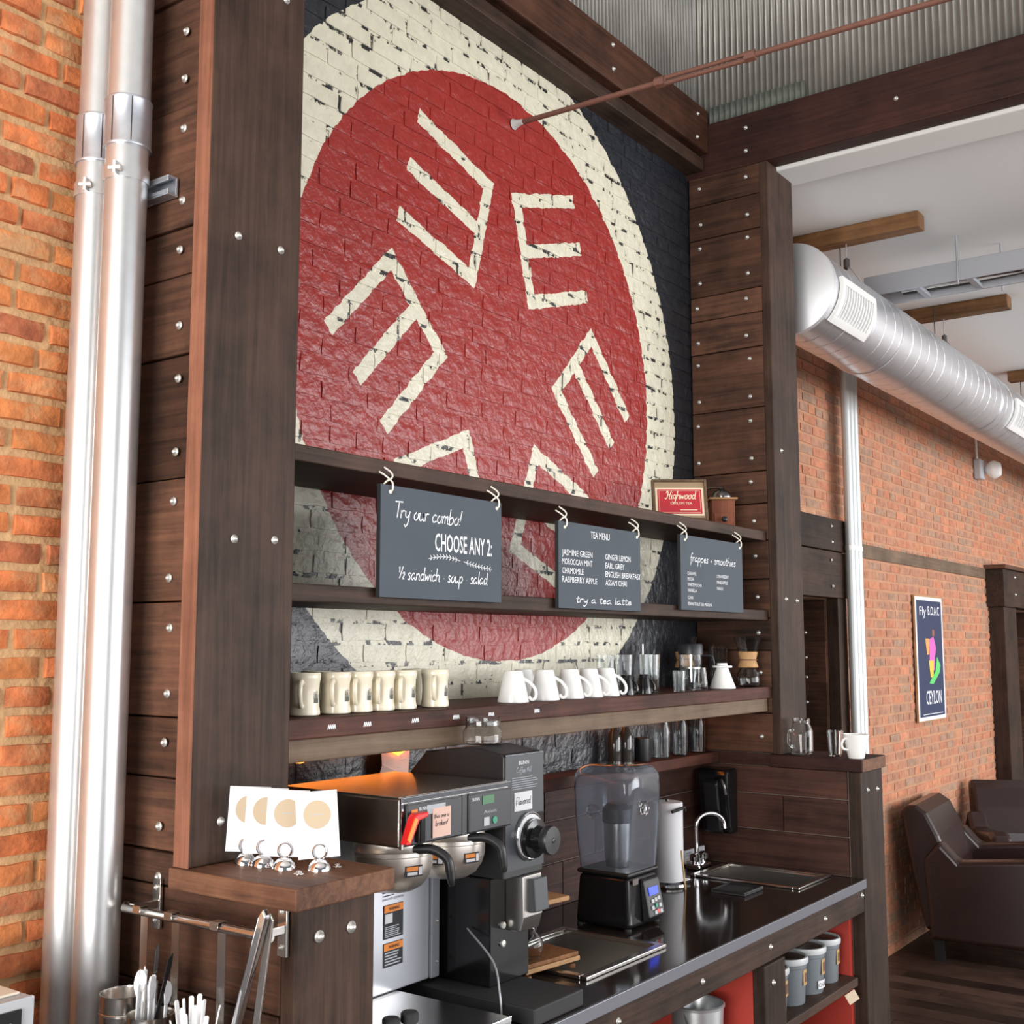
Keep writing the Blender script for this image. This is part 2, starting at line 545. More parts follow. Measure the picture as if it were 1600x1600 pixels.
def copy_tree(o, parent=None):
    c = o.copy(); COL.objects.link(c); c.parent = parent
    for ch in list(o.children):
        copy_tree(ch, c)
    return c


def place(proto, flag, loc, rz=0.0, label=None):
    o = proto if not flag else copy_tree(proto)
    flag.append(1)
    o.location = loc; o.rotation_euler = (0, 0, rz)
    if label:
        o['label'] = label
    return o


# domed carriage bolt with a washer, axis along -y; shared by all timber
def bolt_mesh(r=0.0085):
    b = MB()
    b.lathe([(r * 1.0, 0), (r * 1.0, -0.002), (r * 0.62, -0.0025), (r * 0.6, -0.005), (r * 0.35, -0.0078), (0.0001, -0.0085)], ax='y', n=12)
    me = b.mesh('bolt', smooth=True)
    me.materials.append(MATS['bolt_zinc'])
    return me


BOLT = bolt_mesh()


def bolt(parent, p, face='y', s=1.0):
    """face 'y': on a surface facing -y; 'x': facing -x"""
    o = bpy.data.objects.new('bolt', BOLT)
    COL.objects.link(o)
    o.parent = parent
    o.location = Vector(p) - parent.location
    o.rotation_euler = (0, 0, 0 if face == 'y' else -math.pi / 2)
    o.scale = (s, s, s)
    return o


# ------------------------------------------------------------------ lettering
GL = {
    'a': (1.05, [[(.8, .8), (.45, 1), (.08, .5), (.3, 0), (.75, .4), (.82, 1)], [(.82, 1), (.82, .15), (1.05, 0)]]),
    'b': (.95, [[(.1, 2), (.1, .1), (.5, 0), (.82, .45), (.6, .95), (.15, .7)]]),
    'c': (.9, [[(.75, .85), (.45, 1), (.08, .5), (.3, .02), (.85, .2)]]),
    'd': (1.05, [[(.75, .8), (.4, 1), (.08, .5), (.35, 0), (.78, .4)], [(.82, 2), (.8, .2), (1.05, 0)]]),
    'e': (.85, [[(.1, .45), (.7, .6), (.45, 1), (.1, .55), (.3, .02), (.85, .2)]]),
    'f': (.75, [[(.8, 1.7), (.55, 2), (.35, 1.4), (.35, -.3), (.15, -.9)], [(.05, .9), (.7, 1)]]),
    'g': (.95, [[(.8, .8), (.4, 1), (.08, .5), (.4, .1), (.8, .5)], [(.84, 1), (.8, -.6), (.45, -.95), (.1, -.6)]]),
    'h': (1.0, [[(.1, 2), (.1, 0)], [(.1, .5), (.45, 1), (.75, .8), (.78, .1), (1, 0)]]),
    'i': (.45, [[(.2, 1), (.2, .15), (.45, 0)], [(.2, 1.45), (.22, 1.6)]]),
    'k': (.85, [[(.1, 2), (.1, 0)], [(.7, 1), (.15, .45)], [(.15, .45), (.8, 0)]]),
    'l': (.45, [[(.2, 2), (.2, .2), (.45, 0)]]),
    'm': (1.3, [[(.1, 1), (.1, 0)], [(.1, .6), (.38, 1), (.55, .8), (.55, 0)], [(.55, .6), (.85, 1), (1.02, .8), (1.02, .1), (1.3, 0)]]),
    'n': (.95, [[(.1, 1), (.1, 0)], [(.1, .55), (.45, 1), (.7, .75), (.7, .1), (.95, 0)]]),
    'o': (.95, [[(.45, 1), (.1, .6), (.2, .1), (.5, 0), (.8, .4), (.7, .9), (.45, 1), (.95, .85)]]),
    'p': (.95, [[(.1, 1), (.1, -1)], [(.1, .6), (.45, 1), (.8, .6), (.55, .05), (.1, .2)]]),
    'r': (.75, [[(.1, 1), (.12, 0)], [(.12, .55), (.35, .95), (.7, .95)]]),
    's': (.75, [[(.65, .85), (.35, 1), (.15, .75), (.55, .35), (.45, 0), (.05, .1)]]),
    't': (.7, [[(.3, 1.7), (.3, .2), (.5, 0), (.7, .15)], [(0, 1.1), (.65, 1.2)]]),
    'u': (1.0, [[(.1, 1), (.1, .2), (.4, 0), (.7, .4), (.74, 1)], [(.74, 1), (.74, .15), (1, 0)]]),
    'v': (.8, [[(.05, 1), (.35, 0), (.75, 1)]]),
    'w': (1.1, [[(.05, 1), (.2, .05), (.5, .7), (.7, .05), (1.0, 1)]]),
    'y': (.95, [[(.1, 1), (.15, .4), (.45, .2), (.78, .6)], [(.82, 1), (.7, -.4), (.35, -1), (.1, -.7)]]),
    'T': (1.0, [[(-.1, 2), (1.2, 2.05)], [(.55, 2.02), (.5, 0)]]),
    'H': (1.4, [[(.0, 1.5), (.25, 1.95), (.5, 1.5), (.4, .3), (.05, 0), (-.1, .3)], [(1.25, 2), (1.0, .2), (1.3, 0)], [(.35, .95), (1.15, 1.1)]]),
    'C': (1.1, [[(1, 1.7), (.6, 2), (.1, 1), (.4, 0), (1, .3)]]),
    'M': (1.5, [[(.05, 0), (.3, 2)], [(.3, 2), (.65, .4)], [(.65, .4), (1.1, 2)], [(1.1, 2), (1.25, 0)]]),
    'F': (1.0, [[(.1, 2), (.1, 0)], [(.1, 2), (.9, 2.05)], [(.1, 1.05), (.7, 1.1)]]),
    'A': (1.1, [[(.0, 0), (.5, 2)], [(.5, 2), (1.0, 0)], [(.2, .7), (.85, .7)]]),
    'B': (1.0, [[(.1, 2), (.1, 0)], [(.1, 2), (.75, 1.6), (.15, 1.05)], [(.15, 1.05), (.9, .5), (.1, 0)]]),
    '!': (.45, [[(.35, 2), (.2, .6)], [(.12, .05), (.14, .15)]]),
    '+': (.8, [[(.1, .5), (.6, .5)], [(.35, .8), (.35, .2)]]),
    '.': (.6, [[(.25, .5), (.33, .5)], [(.29, .58), (.29, .42)]]),
    '1': (.4, [[(.05, 1.6), (.25, 1.9)], [(.25, 1.9), (.25, 1.0)]]),
    '/': (.5, [[(.0, .1), (.5, 1.9)]]),
    '2': (.6, [[(.1, .8), (.3, 1.05), (.5, .75), (.1, .05)], [(.1, .05), (.55, .05)]]),
    ' ': (.6, []),
}


def catmull(p, k=4):
    if len(p) < 3:
        return [Vector(q) for q in p]
    P = [Vector(q) for q in p]
    P = [P[0] * 2 - P[1]] + P + [P[-1] * 2 - P[-2]]
    out = []
    for i in range(1, len(P) - 2):
        for j in range(k):
            t = j / k
            a, b, c, d = P[i - 1:i + 3]
            out.append(0.5 * ((2 * b) + (c - a) * t + (2 * a - 5 * b + 4 * c - d) * t * t + (3 * b - a - 3 * c + d) * t ** 3))
    out.append(P[-2])
    return out


def ribbon(mb, pts, w, y):
    P = pts
    n = len(P)
    L_, R_ = [], []
    for i in range(n):
        d = (P[min(i + 1, n - 1)] - P[max(i - 1, 0)])
        d = d.normalized() if d.length > 1e-9 else Vector((1, 0))
        q = Vector((-d.y, d.x)) * w / 2
        L_.append(P[i] + q); R_.append(P[i] - q)
    vs = [(a.x, y, a.y) for a in L_] + [(a.x, y, a.y) for a in R_]
    mb.add(vs, [(i, i + 1, n + i + 1, n + i) for i in range(n - 1)])


def script(mb, text, x, z, width, xh, y, w, slant=0.18):
    """hand-lettered line starting at x on baseline z, fitted to width, x-height xh, in a plane facing -y"""
    tot = sum(GL[c][0] for c in text)
    sx = width / tot
    cx = x
    for c in text:
        adv, st = GL[c]
        for s_ in st:
            pts = catmull(s_)
            ribbon(mb, [Vector((cx + p.x * sx + p.y * xh * slant, z + p.y * xh)) for p in pts], w, y)
        cx += adv * sx


CAPH = 0.729


def caps(text, x, z, width, height, y, bold=0.0):
    """printed lettering from the built-in font, fitted to a box, facing -y; returns an MB"""
    cu = bpy.data.curves.new('t', 'FONT')
    cu.body = text
    cu.offset = bold
    cu.resolution_u = 2
    ob = bpy.data.objects.new('t', cu)
    COL.objects.link(ob)
    dg = bpy.context.evaluated_depsgraph_get()
    me = bpy.data.meshes.new_from_object(ob.evaluated_get(dg))
    mb = MB()
    vs = [v.co.copy() for v in me.vertices]
    if vs:
        x0, x1 = min(v.x for v in vs), max(v.x for v in vs)
        z0, z1 = 0.0, CAPH
        mb.add([(x + (v.x - x0) / (x1 - x0) * width, y, z + (v.y - z0) / (z1 - z0) * height) for v in vs],
               [tuple(p.vertices) for p in me.polygons])
    bpy.data.objects.remove(ob); bpy.data.curves.remove(cu); bpy.data.meshes.remove(me)
    return mb


def merge(*mbs):
    o = MB()
    for m in mbs:
        o.add(m.v, m.f)
    return o


def ruled(x0, x1, z0, z1, rows, y, frac=0.5):
    """rows of tiny ruled print"""
    mb = MB()
    h = (z1 - z0) / rows
    for i in range(rows):
        zz = z1 - h * (i + 0.75)
        xe = x1 - (x1 - x0) * random.uniform(0, 0.35)
        mb.add([(x0, y, zz), (xe, y, zz), (xe, y, zz + h * frac), (x0, y, zz + h * frac)], [(0, 1, 2, 3)])
    return mb


# ------------------------------------------------------------------ brickwork
COURSE, BL, JT = 0.0556, 0.188, 0.010


def brick_grid(seed, l=BL - JT, h=COURSE - JT, d=0.03, rag=0.0035, worn=1.0):
    """front face at y=0 looking to -y, body back to y=d; slightly uneven, arrises worn"""
    rnd = random.Random(seed)
    nx, nz = 4, 2
    vs, fs = [], []
    for j in range(nz + 1):
        for i in range(nx + 1):
            e = (i in (0, nx)) + (j in (0, nz))
            x = (i / nx - 0.5) * (l - (0.007 if i in (0, nx) else 0)) + rnd.uniform(-1, 1) * rag * (0.5 if e else 1)
            z = (j / nz - 0.5) * (h - (0.006 if j in (0, nz) else 0)) + rnd.uniform(-1, 1) * rag * 0.55
            if i in (0, nx):
                x = (i / nx - 0.5) * (l - 0.006) + rnd.uniform(-1, 1) * rag * 0.8
            y = (0.004 * (e > 0) + 0.002 * (e > 1)) * worn + rnd.uniform(-1, 1) * rag * 0.45 * worn
            vs.append((x, y, z))
    for j in range(nz):
        for i in range(nx):
            a = j * (nx + 1) + i
            fs.append((a, a + 1, a + nx + 2, a + nx + 1))
    rim = [i for i in range(nx + 1)] + [j * (nx + 1) + nx for j in range(1, nz + 1)] + \
          [nz * (nx + 1) + i for i in range(nx - 1, -1, -1)] + [j * (nx + 1) for j in range(nz - 1, 0, -1)]
    n0 = len(vs)
    for k in rim:
        x, y, z = vs[k]
        i, j = k % (nx + 1), k // (nx + 1)
        vs.append(((i / nx - 0.5) * l, d, (j / nz - 0.5) * h))
    m = len(rim)
    for q in range(m):
        fs.append((rim[q], n0 + q, n0 + (q + 1) % m, rim[(q + 1) % m]))
    return vs, fs


def lay_bricks(parent, mat, x0, x1, z0, z1, yface, hole, seen, limit=300, seed=1, header_every=6, worn=1.0, joint=JT):
    """lay running-bond courses; the bricks showing largest become single parts, the rest one joined part"""
    rnd = random.Random(seed)
    NV = 10
    grids = [brick_grid(seed * 100 + i, BL - joint, COURSE - joint, worn=worn) for i in range(NV)]
    meshes = []
    for gi, (vs, fs) in enumerate(grids):
        me = bpy.data.meshes.new('brick')
        me.from_pydata(vs, [], fs)
        for p in me.polygons:
            p.use_smooth = True
        me.set_sharp_from_angle(angle=math.radians(38))
        me.materials.append(MATS[mat])
        meshes.append(me)
    items = []
    n = int((z1 - z0) / COURSE)
    for r in range(n):
        z = z0 + (r + 0.5) * COURSE
        hd = header_every and r % header_every == header_every - 1
        step = BL * (0.56 if hd else 1.0)
        x = x0 - (step * 0.5 if r % 2 else 0) - rnd.uniform(0, 0.04)
        while x < x1:
            l = step * rnd.uniform(0.86, 1.12)
            a, b = max(x, x0), min(x + l, x1)
            x += l
            if b - a < 0.035:
                continue
            ab = hole(a, b, z)
            if ab is None or ab[1] - ab[0] < 0.03:
                continue
            a, b = ab
            items.append((a, b, z, rnd.randrange(NV), rnd.uniform(-0.0035, 0.0035) * worn, rnd.uniform(0.002, 1.0)))
    scored = sorted(items, key=lambda t: -seen(t[0], t[1], t[2]))
    singles = scored[:limit]
    rest = scored[limit:]
    for a, b, z, k, dy, tone in singles:
        o = bpy.data.objects.new('brick', meshes[k])
        COL.objects.link(o)
        o.parent = parent
        o.location = ((a + b) / 2 - parent.location.x, yface + dy - parent.location.y, z - parent.location.z)
        o.scale = ((b - a - joint) / (BL - joint), 1, 1)
    if rest:
        vs, fs, tn = [], [], []
        for a, b, z, k, dy, tone in rest:
            gv, gf = grids[k]
            sx = (b - a - joint) / (BL - joint)
            n0 = len(vs)
            vs += [((a + b) / 2 + p[0] * sx - parent.location.x, yface + dy + p[1] - parent.location.y, z + p[2] - parent.location.z) for p in gv]
            fs += [tuple(i + n0 for i in f) for f in gf]
            tn += [tone] * len(gv)
        me = bpy.data.meshes.new('brick_remainder')
        me.from_pydata(vs, [], fs)
        at = me.attributes.new('tone', 'FLOAT', 'POINT')
        at.data.foreach_set('value', tn)
        for p in me.polygons:
            p.use_smooth = True
        me.set_sharp_from_angle(angle=math.radians(38))
        me.materials.append(MATS[mat])
        o = bpy.data.objects.new('brick_remainder', me)
        COL.objects.link(o)
        o.parent = parent
        o['kind'] = 'stuff'


CAMP = Vector((0, 0, 1.74))


def px(p):
    v = Vector(p) - CAMP
    d = v.dot(F)
    if d < 0.1:
        return None
    return 800 + 1823.5 * v.dot(RT) / d, 800 - 1823.5 * v.dot(UP) / d, d


def seen_on(y, lo=-20, hi=1620, z_cut=None):
    """how large a brick shows: nearer is larger, nothing outside the picture"""
    def f(a, b, z):
        q = px(((a + b) / 2, y, z))
        if q is None or not (lo < q[0] < hi and -20 < q[1] < 1620):
            return -1 / (1 + abs((a + b) / 2))
        return (b - a) / q[2] ** 2
    return f


# ================================================================== THE ROOM
WY = 2.10          # face of the painted wall
RY = 2.30          # face of the brick wall beyond the far pier
K = RY / WY


def rw(x, z):
    """point measured on the plane y = 2.1 moved out to the plane of the far brick wall"""
    return x * K, 1.74 + (z - 1.74) * K


# floor: dark planks running out from the wall, laid as single boards where they are seen
floor = struct(MB().box(-4, 12.5, -5.2, 2.6, -0.12, -0.012).build('floor', 'dark_timber_x'))
fp = []
x = 3.4
i = 0
while x < 12.4:
    w = 0.125
    y = -5.2 + (i * 0.83) % 1.4
    segs = [-5.2]
    while y < 2.3:
        segs.append(y); y += 1.75
    segs.append(2.3)
    for a, b in zip(segs, segs[1:]):
        if b - a > 0.06:
            fp.append((x, x + w - 0.003, a + 0.0015, b - 0.0015))
    x += w; i += 1


def fscore(t):
    q = px(((t[0] + t[1]) / 2, min(2.2, max((t[2] + t[3]) / 2, 0.9)), 0))
    return -q[2] if q and 1300 < q[0] < 1700 else -99


fp.sort(key=lambda t: -fscore(t))
for (a, b, c, d) in fp[:200]:
    MB().box(a, b, c, d, -0.012, random.uniform(-0.001, 0.0)).build('plank', 'floor_plank', floor)
rest = MB()
for (a, b, c, d) in fp[200:]:
    rest.box(a, b, c, d, -0.012, 0)
for xx in range(60):
    rest.box(-4 + xx * 0.125, -4 + xx * 0.125 + 0.122, -5.2, 2.1, -0.012, 0) if -4 + xx * 0.125 < 3.3 else None
o = rest.build('plank_remainder', 'floor_plank', floor)
o['kind'] = 'stuff'

# ceilings
ceil_near = struct(MB().box(-4, 4.3, -5.2, 2.35, 5.3, 5.4).build('ceiling', 'white_ceiling'))
ceil_far = struct(MB().box(4.16, 12.6, -5.2, 2.6, 3.62, 3.75).build('ceiling_lower', 'white_ceiling'))
struct(MB().box(4.16, 4.34, -5.2, 1.78, 3.585, 3.619).build('trim_1', 'white_ceiling', bevel=0.006))
struct(MB().box(12.5, 12.65, -5.2, 2.6, -0.1, 3.75).build('wall_far', 'wall_plaster'))

# --- wall_left : exposed orange brick beside the pipes
wl = struct(MB().box(-4, 1.46, WY + 0.013, WY + 0.25, -0.1, 5.3).build('wall_left', 'mortar_tan'))
lay_bricks(wl, 'brick_orange', -0.6, 1.43, 0.0, 4.4, WY, lambda a, b, z: (a, b), seen_on(WY, hi=240), 300, seed=3, worn=1.25, joint=0.012)

# --- wall_back : painted brick between the piers
wb = MB().box(1.46, 4.12, WY + 0.0035, WY + 0.25, -0.1, 5.3).build('wall_back', 'mural_paint')
struct(wb)
at = wb.data.attributes.new('joint', 'FLOAT', 'POINT')
at.data.foreach_set('value', [1.0] * len(wb.data.vertices))
lay_bricks(wb, 'mural_paint', 1.60, 4.09, 1.30, 3.66, WY, lambda a, b, z: (a, b), seen_on(WY, lo=440, hi=1110), 300, seed=5, worn=0.22, joint=0.006)

# --- wall_right : brick wall of the seating area, with two timber-framed openings
D1 = (rw(4.50, 0)[0], rw(5.49, 0)[0], rw(0, 1.965)[1])     # opening beside the far pier
D2 = (rw(8.45, 0)[0], 11.4, rw(0, 2.0)[1])


def hole_right(a, b, z):
    for d in (D1, D2):
        if z < d[2] + .02 and b > d[0] and a < d[1]:
            if a < d[0]:
                return (a, d[0])
            if b > d[1]:
                return (d[1], b)
            return None
    return (a, b)


mb = MB()
for a, b, z0, z1 in ((4.05, D1[0], -0.1, 3.75), (D1[0], D1[1], D1[2], 3.75), (D1[1], D2[0], -0.1, 3.75),
                     (D2[0], D2[1], D2[2], 3.75), (D2[1], 12.6, -0.1, 3.75)):
    mb.box(a, b, RY + 0.005, RY + 0.25, z0, z1)
wr = struct(mb.build('wall_right', 'mortar_far'))
lay_bricks(wr, 'brick_far', 4.30, 11.5, 0.0, 3.62, RY, hole_right, seen_on(RY, lo=1240), 300, seed=9, worn=0.5, joint=0.008)
# weathered string course let into the brickwork
xa, za = rw(5.70, 2.262); xb, zb = rw(8.36, 2.19)
struct(MB().box(xa, xb, RY - 0.006, RY + 0.02, zb, za).build('trim_2', 'apron_brown_x', bevel=0.004))

# timber lining of the near opening
def opening(name, loc):
    o = bpy.data.objects.new(name, None)
    COL.objects.link(o)
    o.location = loc
    return struct(o)


dr = opening('door_1', (5.5, RY, 0))
MB().box(D1[0] - .12, D1[1] + .12, RY - .055, RY + .02, rw(0, 2.19)[1], rw(0, 2.345)[1]).build('header_board', 'dark_timber_x', dr, bevel=0.004, world=True)
MB().box(D1[0] - .12, D1[1] + .12, RY - .050, RY + .02, D1[2], rw(0, 2.186)[1]).build('header_board', 'dark_timber_x', dr, bevel=0.004, world=True)
MB().box(D1[1] - .005, D1[1] + .12, RY - .045, RY + .02, 0.0, D1[2]).build('jamb', 'dark_timber_z', dr, bevel=0.004, world=True)
for q in range(9):
    z0 = q * 0.22
    MB().box(D1[1] - .03, D1[1] - .006, RY + .022, RY + .85, z0 + .001, min(z0 + .219, D1[2])).build('plank', 'pier_plank_y', dr, world=True)
MB().box(D1[0], D1[1], RY + .85, RY + .9, 0, D1[2]).build('back_panel', 'dark_timber_x', dr, world=True)
for z in (1.80, 1.68, 1.585, 1.465, 1.37, 1.24):
    bolt(dr, (D1[1] - .031, RY + .13, rw(0, z)[1]), 'x')
for xx, z in [(5.378, 2.304), (5.38, 2.228), (5.365, 2.141), (5.371, 2.017)]:
    bolt(dr, (xx * 2.245 / 2.04, RY - .056, 1.74 + (z - 1.74) * 2.245 / 2.04))

# second doorway, further along
d2 = opening('door_2', (D2[0], RY, 0))
xh = rw(8.38, 0)[0]
MB().box(xh, 11.4, RY - .13, RY + .02, rw(0, 2.0)[1], rw(0, 2.255)[1]).build('header_board', 'dark_timber_x', d2, bevel=0.005, world=True)
MB().box(xh - .03, 11.4, RY - .155, RY + .02, rw(0, 2.257)[1], rw(0, 2.285)[1]).build('header_cap', 'pier_plank_y', d2, bevel=0.004, world=True)
MB().box(xh + .05, xh + .42, RY - .11, RY + .2, 0, rw(0, 2.0)[1] - .001).build('jamb', 'dark_timber_z', d2, bevel=0.004, world=True)
for q in range(9):
    MB().box(D2[1] - .45, D2[1] - .42, RY - .1, RY + .9, q * .225, q * .225 + .224).build('plank', 'pier_plank_y', d2, world=True)
MB().box(D2[0], D2[1], RY + .9, RY + .95, 0, rw(0, 2.0)[1]).build('back_panel', 'pier_plank_y', d2, world=True)
for z in (2.21, 2.09):
    bolt(d2, (xh + .33, RY - .131, rw(0, z)[1]), s=1.3)

# ------------------------------------------------------------------ piers
def timber_pier(x0, label, zs, mats, bolts, postbolts, ztop, loc, strip, zpost):
    p = thing('timber_pier', label, 'pier', loc)
    MB().box(x0 + .053, x0 + .235, 1.802, WY - .002, zs[0] + .001, ztop).build('core', 'dark_timber_x', p, world=True)
    MB().box(x0 + .0, x0 + .24, 1.755, 1.755 + strip, zpost, ztop).build('post', 'dark_timber_z', p, bevel=0.004, world=True)
    for a, b in zip(zs, zs[1:]):
        dx = random.uniform(0.0, 0.008)
        MB().box(x0 + .002 + dx, x0 + .038, 1.755 + strip + .001, WY - .003 + random.uniform(-.004, .0), a + .0015, b - .0015).build('plank', mats, p, bevel=0.003, world=True)
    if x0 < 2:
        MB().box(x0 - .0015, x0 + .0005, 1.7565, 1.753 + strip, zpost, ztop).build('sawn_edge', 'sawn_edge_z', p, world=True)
    for (y, z) in bolts:
        bolt(p, (x0 + .003, y, z), 'x')
    for (xx, z) in postbolts:
        bolt(p, (xx, 1.7545, z), 'y')
    return p


LPZ = [0.0, .24, .47, .70, .93, 1.12, 1.275, 1.358, 1.492, 1.605, 1.822, 2.059, 2.302, 2.463, 2.56, 2.811, 3.05, 3.28, 3.60]
LPB = [(1.844, 2.969), (1.844, 2.869), (1.842, 2.764), (1.839, 2.614), (1.842, 2.514), (1.836, 2.36), (1.834, 2.254), (1.835, 2.11), (1.836, 2.014), (1.842, 1.867), (1.835, 1.772), (1.836, 1.649), (1.84, 1.558), (1.847, 1.404), (1.844, 1.313)]
timber_pier(1.41, 'plank-clad timber pier beside the two galvanised pipes and orange brick', [1.298] + LPZ[7:], 'pier_plank_y', LPB,
            [(1.483, 3.091), (1.595, 3.091), (1.483, 2.544), (1.595, 2.546), (1.493, 1.943), (1.596, 1.948), (1.479, 1.413)], 3.60, (1.53, 1.93, 1.298), .045, 1.3365)
RPZ = [0.0, .25, .50, .75, .936]
RPZ2 = [1.345, 1.49, 1.72, 1.84, 1.985, 2.13, 2.27, 2.393, 2.64, 2.875, 3.01, 3.108, 3.343, 3.481, 3.605]
RPB = [(2.048, 3.553), (1.847, 3.555), (2.045, 3.404), (1.844, 3.402), (2.05, 3.306), (1.846, 3.311), (2.052, 3.164), (1.847, 3.168), (2.067, 3.064), (1.857, 3.069), (2.065, 2.923), (1.86, 2.923), (2.067, 2.833), (1.848, 2.831), (2.065, 2.687), (1.849, 2.683), (2.072, 2.59), (1.851, 2.589), (2.072, 2.445), (1.85, 2.444), (1.855, 2.354), (1.846, 2.204), (1.844, 2.072), (1.839, 1.918), (1.838, 1.785), (1.834, 1.638), (1.835, 1.405)]
timber_pier(4.07, 'plank-clad timber pier between the mural wall and the silver duct', RPZ2, 'pier_plank_y', RPB,
            [(4.13, 2.472), (4.139, 1.911), (4.241, 1.907)], 3.60, (4.19, 1.93, 1.345), .035, 1.3425)

# ------------------------------------------------------------------ beams
b1 = thing('ceiling_beam', 'rust-brown double timber beam along the top of the mural wall', 'beam', (2.6, 2.05, 3.62))
MB().box(0.6, 4.068, 2.0, WY + .02, 3.688, 3.865).build('upper_timber', 'beam_rust_x', b1, bevel=0.005, world=True)
MB().box(0.6, 4.068, 2.022, WY + .02, 3.620, 3.672).build('lower_timber', 'dark_timber_x', b1, bevel=0.005, world=True)
for (xx, z) in [(3.977, 3.819), (3.968, 3.721), (3.334, 3.826), (3.336, 3.738)]:
    bolt(b1, (xx, 1.9995, z))
b2 = thing('ceiling_beam', 'dark timber cross beam under the corrugated metal, above the lower white ceiling', 'beam', (4.13, 0, 3.6))
MB().box(4.07, 4.158, -5.2, WY + .1, 3.600, 3.812).build('timber', 'beam_dark_y', b2, bevel=0.005, world=True)
for (y, z) in [(1.842, 3.659), (1.84, 3.752), (1.253, 3.704)]:
    bolt(b2, (4.0695, y, z), 'x')

# corrugated metal above the beams
def corrugated(name, label, along, a0, a1, z0, z1, const, pitch=0.0245, amp=0.0045, mat='corrugated', sheets=0.62, back=0.004):
    t = thing(name, label, 'metal cladding', (const, (a0 + a1) / 2, z0) if along == 'y' else ((a0 + a1) / 2, const, z0))
    n = max(1, int(round((a1 - a0) / sheets)))
    for s in range(n):
        p, q = a0 + (a1 - a0) * s / n, a0 + (a1 - a0) * (s + 1) / n
        k = int((q - p) / pitch) * 6
        vs, fs = [], []
        for i in range(k + 1):
            u = p + (q - p) * i / k
            d = math.sin(2 * math.pi * u / pitch) * amp + (0.002 if s % 2 else 0)
            for z in (z0, z1):
                vs.append((const + d, u, z) if along == 'y' else (u, const + d, z))
        fs = [(2 * i, 2 * i + 2, 2 * i + 3, 2 * i + 1) for i in range(k)]
        m = MB().add(vs, fs)
        me = m.mesh('sheet', t.location, True)
        o = link('sheet', me, mat, t)
        so = o.modifiers.new('solid', 'SOLIDIFY'); so.thickness = 0.0012
    return t


corrugated('corrugated_cladding', 'grey corrugated metal cladding above the dark cross beam', 'y', -2.4, 2.075, 3.80, 5.3, 4.10)
corrugated('corrugated_cladding', 'grey corrugated metal cladding above the mural beam', 'x', 0.5, 4.098, 3.85, 5.3, 2.075)
corrugated('corrugated_patch', 'short weathered green-grey corrugated strip on top of the cross beam', 'y', 1.60, 2.0, 3.812, 3.885, 4.085, mat='corrugated_old')

# tie rod out of the mural
tr = thing('tie_rod', 'rusty iron tie rod with turnbuckle running out of the red mural', 'tie rod', (2.881, WY, 3.392))
RODEND = Vector((2.881, 2.1, 3.392)).lerp(Vector((2.980, 0.8, 3.411)), 3.2)
A = Vector((2.881, WY + .03, 3.392)); Bp = RODEND
def on_rod(y):
    t = (y - A.y) / (Bp.y - A.y)
    return A.lerp(Bp, t)
MB().cyl(A, on_rod(1.57), .0085, n=12).build('rod', 'rust_rod', tr, True, world=True)
MB().cyl(on_rod(1.32), Bp, .0085, n=12).build('rod', 'rust_rod', tr, True, world=True)
mt = MB()
for s in (-1, 1):
    mt.cyl(on_rod(1.585) + Vector((0, 0, .0085 * s)), on_rod(1.315) + Vector((0, 0, .0085 * s)), .0068, n=10)
for ya, yb in ((1.605, 1.575), (1.325, 1.295)):
    mt.cyl(on_rod(ya), on_rod(yb), .0165, .0165, n=6)
mt.build('turnbuckle', 'rust_rod', tr, True, world=True)
MB().lathe([(.018, .0), (.014, -.006), (.010, -.022), (.0085, -.034)], (2.881, WY - .003, 3.392), 14, 'y').build('plaster_collar', 'plaster_dab', tr, True, world=True)

# ------------------------------------------------------------------ low end walls with ledge slabs
lw = thing('low_wall', 'plank-faced low end wall under the ledge of name cards', 'low wall', (1.5, 1.6, 0))
MB().box(1.445, 1.60, 1.52, WY - .003, 0, 1.297).build('core', 'dark_timber_x', lw, world=True)
for a, b in zip(LPZ[:6] + [1.297], LPZ[1:6] + [1.12, 1.297][1:]):
    if b > a:
        MB().box(1.412 + random.uniform(0, .004), 1.443, 1.516, WY - .004, a + .001, b - .001).build('plank', 'pier_plank_y', lw, bevel=0.003, world=True)
MB().box(1.414, 1.607, 1.48, 1.515, 0, 1.297).build('post', 'dark_timber_z', lw, bevel=0.004, world=True)
for xx, z in [(1.467, 1.247), (1.545, 1.248)]:
    bolt(lw, (xx, 1.4795, z), s=1.25)
sl = thing('ledge_slab', 'thick reddish wood ledge slab holding four name cards', 'ledge', (1.52, 1.6, 1.298))
MB().box(1.400, 1.645, 1.466, 1.801, 1.298, 1.336).build('slab', 'slab_wood_y', sl, bevel=0.003, world=True)
SC = MB().lathe([(.009, 0), (.009, .002), (.005, .0025), (.005, .006), (.0001, .007)], n=12).mesh('screw', smooth=True)
for xx, y in ((1.495, 1.560), (1.585, 1.555)):
    link('screw', SC, 'chrome', sl, Vector((xx, y, 1.336)) - sl.location)

